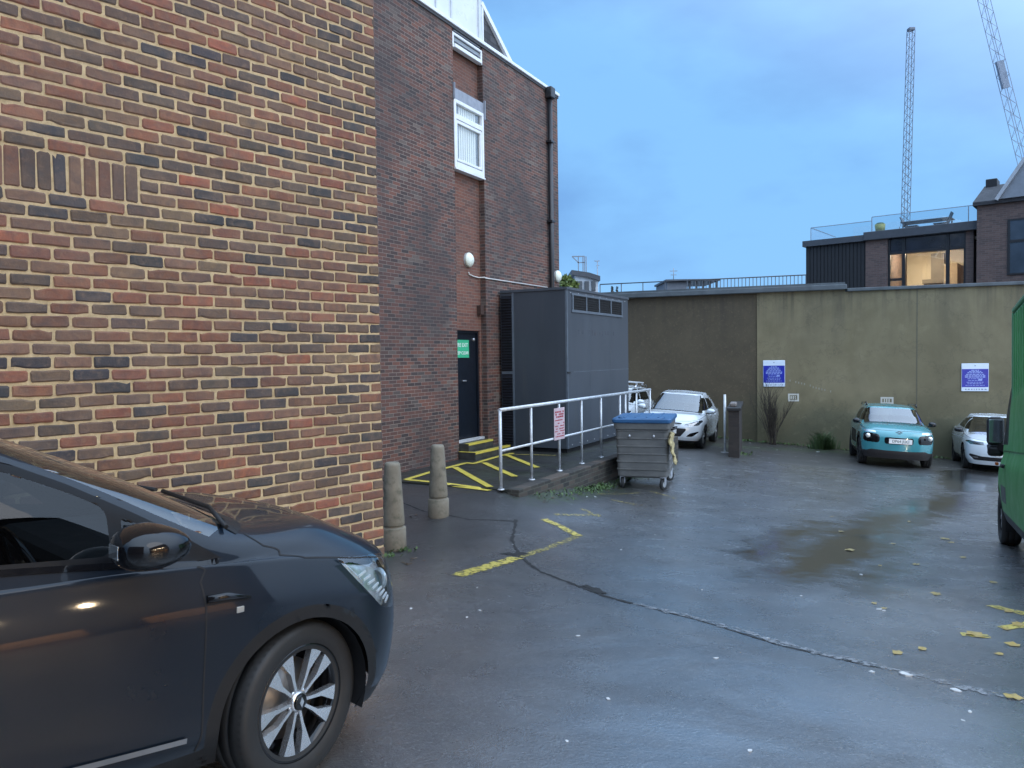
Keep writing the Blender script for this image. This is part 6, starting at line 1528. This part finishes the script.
def white_hatch():
    p = dict(L=4.42, W=1.81, H=1.56, fo=.93, wb=2.69, r=.32, nr=1.3, z_sill=.22, z_chin=.19,
             z_belt=[.72, .73, .75, .80, .88, .92, .94, .97, 1.0, 1.02, 1.02, 1.0, .98, .98],
             tuck=[(.10, .09, .12), (.02, .02, .05), (.0, .0, .0), (.02, .0, .0), (.10, .04, .06)],
             cowl_q=.92, gw=.80, z_cowl=.99, z_glass=(.97, 1.05), tail_q=4.18, z_tail=1.03, head_q=1.85, rw=.60, roof_q=3.75, z_roof=(1.45, 1.445, 1.50, 1.44, 1.36), crown=.05, hood_b=.055)
    root = place_car(666, 445, 20.9, 202, 'white hatchback parked nose out behind the grey wheeled bin', 'car', ref=(.80, .0))
    paint = carpaint('white_car_paint', (.56, .61, .65), 0, .2, .06)
    win1 = [(.0, 1.01), (-1.15, 1.05), (-1.15, 1.375), (-.85, 1.37), (-.45, 1.26)]; win2 = [(-1.23, 1.055), (-2.25, 1.12), (-2.15, 1.26), (-1.85, 1.345), (-1.23, 1.38)]
    spec = dict(arch=.045, windows=[win1, win2], ws=(6.10, 7.9, 2.85), wheel=dict(n=5, w=.05, rim=.68, w_t=.215, dark=True), rim_mat=plain('silver_alloy', (.40, .41, .43), .35, .7), steer=R(-4),
                regions=[('headlight', YZ, rnd_poly([(.42, .655), (.60, .63), (.80, .66), (.86, .76), (.84, .80), (.70, .765)], .03), FR, dict(mat=M_lens, sides=True)),
                         ('grille', YZ, rnd_poly([(-.5, .65), (.36, .665), (.38, .70), (-.5, .69)], .01), FR, dict(mat=M_gloss)),
                         ('lower_grille', YZ, rnd_poly([(-.5, .33), (.36, .33), (.50, .52), (.49, .56), (-.5, .55)], .04), FR, dict(mat=M_dark)),
                         ('fog_light_bezel', YZ, rnd_poly([(.50, .34), (.66, .35), (.80, .46), (.81, .50), (.60, .44)], .03), FR, dict(mat=M_gloss, sides=True)),
                         ('bumper_lip', YZ, [(-1, .1), (1, .1), (1, .235), (-1, .235)], lambda P, u, v: (u < 3.5) & (v < 2), dict(mat=M_trim))])
    S, ob = shoulder_car(root, p, paint, .03, spec)
    lamp_unit(S, ob.get('headlight', []), 1.4, 3.6, 3.0, 3.98, .03, plain('smoked_reflector', (.16, .17, .18), .2, .6, var=.5, scale=20))
    cb = MB().bar((.90, -.36, .70), (.90, .36, .70), .03, .028).build('chrome_bar', M_chr, root)
    MB().lathe([(.06, -.01), (.06, .012), (.045, .012)], 20, 'x', (.90, 0, .72)).bar((.905, -.06, .72), (.905, .06, .72), .01, .012).build('round_badge', M_chr, root)
    plate(root, .925, 0, .47, '')
    mirror_pair(root, -.26, .985, 1.03, .08, .115, .075, paint, M_trim)
    gaps(root, S, [[(0, 6.03), (1.5, 6.03), (2.8, 6.03)]], .05, .004, 'scuttle_panel', M_trim)
    gaps(root, S, [[(0, 4.1), (2.0, 4.1), (3.2, 4.12), (4.3, 4.3), (5, 5.2)], [find_uv(S, -.33, z, 0, 4.4) for z in (.93, .75, .5, .32)], [find_uv(S, -1.2, z, 0, 4.4) for z in (.95, .75, .5, .32)], [find_uv(S, -2.1, z, 0, 4.4) for z in (.99, .85, .7, .60)]], .012)
    MB().tube([(-2.55, 0, 1.44), (-2.68, 0, 1.56)], .012, 6).bbox(-2.62, -2.5, -.03, .03, 1.42, 1.46, .01).build('aerial', M_trim, root)
    for sg in (1, -1):
        for xx in (-1.05, -1.95): q = find_uv(S, xx, .90, 2.5, 4.3); a = S.ev(np.array([q[0]]), np.array([q[1]]))[0]; MB().bbox(a[0] - .10, a[0] + .10, sg * a[1] - .02, sg * a[1] + .025, a[2] - .014, a[2] + .014, .008).build('door_handle', paint, root)
    MB().bbox(.02, .20, .1, .16, 1.11, 1.16, .01).build('windscreen_sticker', plain('paper_white', (.7, .7, .7), .6), root) if False else None
white_hatch()

def white_saloon():
    p = dict(L=4.69, W=1.83, H=1.47, fo=.89, wb=2.69, r=.325, nr=1.0, z_sill=.21, z_chin=.18,
             z_belt=[.76, .765, .78, .82, .87, .90, .92, .94, .96, .98, 1.0, 1.0, 1.0, 1.0],
             tuck=[(.08, .09, .12), (.02, .02, .05), (.0, .0, .0), (.02, .0, .0), (.09, .04, .06)],
             cowl_q=1.05, gw=.80, z_cowl=.98, z_glass=(.95, 1.02), tail_q=4.40, z_tail=1.03, head_q=2.06, rw=.59, roof_q=3.65, z_roof=(1.37, 1.37, 1.41, 1.36, 1.28), crown=.05, hood_b=.045)
    root = place_car(1008, 466, 19.0, 205, 'white saloon car parked nose out by the back wall, partly hidden by the green van', 'car', ref=(.85, 0))
    paint = carpaint('white_car_paint', (.56, .61, .65), 0, .2, .06)
    win1 = [(-.05, 1.0), (-1.15, 1.03), (-1.15, 1.345), (-.85, 1.34), (-.50, 1.25)]; win2 = [(-1.22, 1.035), (-2.3, 1.07), (-2.55, 1.12), (-2.1, 1.28), (-1.22, 1.35)]
    spec = dict(arch=.045, windows=[win1, win2], ws=(6.10, 7.9, 2.85), wheel=dict(n=5, w=.045, rim=.68, w_t=.215), rim_mat=plain('dark_alloy', (.05, .05, .055), .4, .5),
                regions=[('headlight', YZ, rnd_poly([(.50, .665), (.80, .675), (.88, .74), (.86, .775), (.52, .74)], .02), FR, dict(mat=M_lens, sides=True)),
                         ('grille', YZ, rnd_poly([(-.5, .52), (.44, .54), (.46, .70), (-.5, .735)], .03), FR, dict(mat=M_gloss)),
                         ('lower_grille', YZ, rnd_poly([(-.5, .275), (.70, .285), (.82, .40), (.80, .44), (.55, .385), (-.5, .37)], .02), FR, dict(mat=M_dark)),
                         ('fog_light_bezel', YZ, rnd_poly([(.62, .34), (.72, .34), (.76, .37), (.63, .365)], .01), FR, dict(mat=M_chr, sides=True))])
    S, ob = shoulder_car(root, p, paint, .03, spec)
    lamp_unit(S, ob.get('headlight', []), 1.6, 3.7, 3.1, 3.98, .03, plain('smoked_reflector', (.16, .17, .18), .2, .6, var=.5, scale=20))
    mirror_pair(root, -.30, .985, 1.0, .075, .105, .062, M_gloss, M_trim)
    gaps(root, S, [[(0, 6.03), (1.5, 6.03), (2.8, 6.03)]], .05, .004, 'scuttle_panel', M_trim)
    gaps(root, S, [[(0, 4.1), (2.0, 4.1), (3.2, 4.12), (4.3, 4.3), (5, 5.2)], [find_uv(S, -.36, z, 0, 4.4) for z in (.90, .72, .5, .32)], [find_uv(S, -1.2, z, 0, 4.4) for z in (.92, .72, .5, .32)]], .012)
    gaps(root, S, [[find_uv(S, x, .80, 2, 4.4) for x in (.15, -.6, -1.4, -2.4, -3.3)]], .012, .001, 'waist_crease_shade', plain('crease_shade_grey', (.35, .38, .42), .35))  # flat grey ribbon painted as the shade line of the body crease
    plate(root, .895, 0, .46, '')
white_saloon()

def white_van_behind():
    p = dict(L=4.30, W=1.78, H=1.62, fo=.86, wb=2.65, r=.32, nr=1.1, z_sill=.22, z_chin=.20,
             z_belt=[.84, .845, .86, .89, .93, .96, .98, 1.0, 1.02, 1.04, 1.04, 1.02, 1.0, 1.0],
             tuck=[(.10, .09, .12), (.03, .02, .05), (.0, .0, .0), (.02, .0, .0), (.09, .04, .06)],
             cowl_q=.92, gw=.79, z_cowl=1.06, z_glass=(1.03, 1.09), tail_q=4.1, z_tail=1.08, head_q=1.72, rw=.62, roof_q=3.85, z_roof=(1.45, 1.45, 1.50, 1.48, 1.44), crown=.05, hood_b=.05)
    root = place_car(602, 447, 23.2, 202, 'white car with roof bars, half hidden behind the grey enclosure and the white hatchback', 'car', ref=(.2, 0))
    paint = carpaint('white_car_paint', (.56, .61, .65), 0, .2, .06)
    win1 = [(-.02, 1.075), (-1.15, 1.10), (-1.15, 1.48), (-.80, 1.475), (-.45, 1.36)]; win2 = [(-1.23, 1.10), (-2.4, 1.13), (-2.3, 1.35), (-2.1, 1.45), (-1.23, 1.485)]
    spec = dict(arch=.05, windows=[win1, win2], wheel=dict(n=5, w=.05, rim=.66, w_t=.205), rim_mat=plain('silver_alloy', (.40, .41, .43), .35, .7),
                regions=[('headlight', YZ, rnd_poly([(.46, .70), (.80, .72), (.86, .84), (.60, .82)], .03), FR, dict(mat=M_gloss, sides=True)), ('grille', YZ, rnd_poly([(-.5, .56), (.5, .57), (.5, .70), (-.5, .70)], .02), FR, dict(mat=M_gloss))])
    S, ob = shoulder_car(root, p, paint, .04, spec)
    rr = MB()
    for sg in (1, -1): rr.tube([(-.95, sg * .60, 1.50), (-1.1, sg * .615, 1.57), (-2.6, sg * .61, 1.57), (-2.8, sg * .60, 1.50)], .02, 8)
    rr.build('roof_rail', M_chr, root)
    cb = MB()
    for xx in (-1.15, -2.0): cb.bbox(xx - .04, xx + .04, -.64, .64, 1.63, 1.665, .01).bar((xx, -.6, 1.56), (xx, -.6, 1.64), .05, .03).bar((xx, .6, 1.56), (xx, .6, 1.64), .05, .03)
    cb.build('roof_bar', plain('pale_bar', (.55, .56, .57), .4, .4), root)
    mirror_pair(root, -.30, .97, 1.10, .08, .11, .075, paint, M_trim)
white_van_behind()

# ---------------------------------------------------------------- green box van at the right edge
def green_van():
    p = dict(L=5.2, W=1.92, H=2.25, fo=.90, wb=3.3, r=.34, nr=1.0, z_sill=.34, z_chin=.26,
             z_belt=[.98, .99, 1.01, 1.05, 1.12, 1.18, 1.20, 1.22, 1.24, 1.25, 1.25, 1.25, 1.25, 1.25],
             tuck=[(.08, .06, .05), (.02, .02, .02), (.0, .0, .0), (.02, .0, .0), (.12, .04, .03)],
             cowl_q=.62, gw=.93, z_cowl=1.28, z_glass=(1.22, 1.28), tail_q=4.9, z_tail=1.3, head_q=1.35, rw=.86, roof_q=4.8, z_roof=(2.08, 2.08, 2.18, 2.18, 2.15), crown=.06, hood_b=.03)
    root = place_car(1000, 520, VAN_Y, 28, 'green box van at the right edge of the yard, black mirror overlapping the white saloon', 'van', name='box_van', ref=(0, .95))
    paint = plain('green_van_paint', (.05, .25, .06), .45, var=.12, scale=2)
    win1 = [(.26, 1.26), (-.95, 1.28), (-.95, 1.95), (-.42, 1.95), (-.25, 1.90)]
    spec = dict(arch=.07, windows=[win1], wheel=dict(n=6, w=.03, rim=.62, w_t=.22), rim_mat=plain('steel_wheel', (.30, .31, .32), .4, .6),
                regions=[('bumper', XZ, [(1.2, .1), (1.2, .62), (.50, .62), (.34, .60), (.34, .1)], lambda P, u, v: v < 3.2, dict(mat=M_trim)),
                         ('sill_cladding', XZ, [(.6, .1), (.6, .46), (-5, .46), (-5, .1)], lambda P, u, v: (v < 3) & (u > 4.2), dict(mat=M_trim)),
                         ('side_moulding', XZ, [(-.40, .58), (-1.0, .58), (-1.0, .78), (-.36, .78)], lambda P, u, v: v < 4, dict(mat=plain('grey_moulding', (.05, .055, .06), .5), sides=True)),
                         ('headlight', XZ, rnd_poly([(.80, .80), (.62, .78), (.34, 1.0), (.36, 1.06), (.74, .98)], .03), lambda P, u, v: v < 4.6, dict(mat=M_lens, sides=True))])
    S, ob = shoulder_car(root, p, paint, .035, spec); S_obs = ob
    lamp_unit(S, ob.get('headlight', []), 2.2, 4.2, 2.7, 3.98, .04)
    # the tall ribbed body behind the cab
    bx = MB().bbox(-4.6, -1.05, -.89, .89, .62, 2.84, .05)
    for i in range(16):
        xx = -1.2 - i * .22
        for sg in (1, -1): bx.box(xx - .03, xx + .03, sg * .895 - .008, sg * .895 + .008, .75, 2.78)
    o = bx.build('cargo_box', plain('green_box_paint', (.09, .31, .11), .5, var=.15, scale=1.5), root)
    MB().bbox(-4.62, -1.03, -.905, .905, 2.83, 2.87, .01).build('roof_capping', plain('box_trim_green', (.09, .28, .14), .4), o)
    MB().bbox(-1.08, -1.03, .86, .905, .62, 2.825, .008).bbox(-1.08, -1.03, -.905, -.86, .62, 2.825, .008).build('corner_trim', plain('box_trim_green', (.09, .28, .14), .4), o)
    # big upright mirrors
    for sg in (1, -1):
        mb = MB().bbox(.18, .32, *(sorted((sg * .87, sg * 1.07))), 1.24, 1.62, .055).bbox(.20, .31, *(sorted((sg * .88, sg * 1.06))), 1.10, 1.235, .04)
        m_ = mb.build('door_mirror', M_trim, root)
        MB().bar((.18, sg * .84, 1.20), (.24, sg * .92, 1.24), .10, .09).build('mirror_arm', M_trim, m_)
        MB().bbox(.166, .179, *(sorted((sg * .89, sg * 1.05))), 1.28, 1.58, .004).build('mirror_glass', plain('mirror_glass', (.35, .38, .40), .05, .9), m_)
    for sg in (1, -1):
        q = find_uv(S, -.78, 1.02, 2, 5.5); a = S.ev(np.array([q[0]]), np.array([q[1]]))[0]; MB().bbox(a[0] - .11, a[0] + .11, *sorted((sg * a[1] - .02, sg * a[1] + .035)), a[2] - .02, a[2] + .02, .008).build('door_handle', M_trim, root)
    for ob_ in S_obs.get('side_window', []): ob_.data.materials[0] = M_sur
    gaps(root, S, [[find_uv(S, .14, z, 0, 5.5) for z in (1.15, .9, .75)], [find_uv(S, -1.0, z, 0, 5.5) for z in (1.2, .9, .5)]], .014)
    for sg in (1, -1): MB().bbox(.30, .40, *(sorted((sg * .93, sg * .965))), .98, 1.02, .005).build('side_indicator', plain('amber', (.5, .12, .03), .25), root)
VAN_Y = 9.75
green_van()
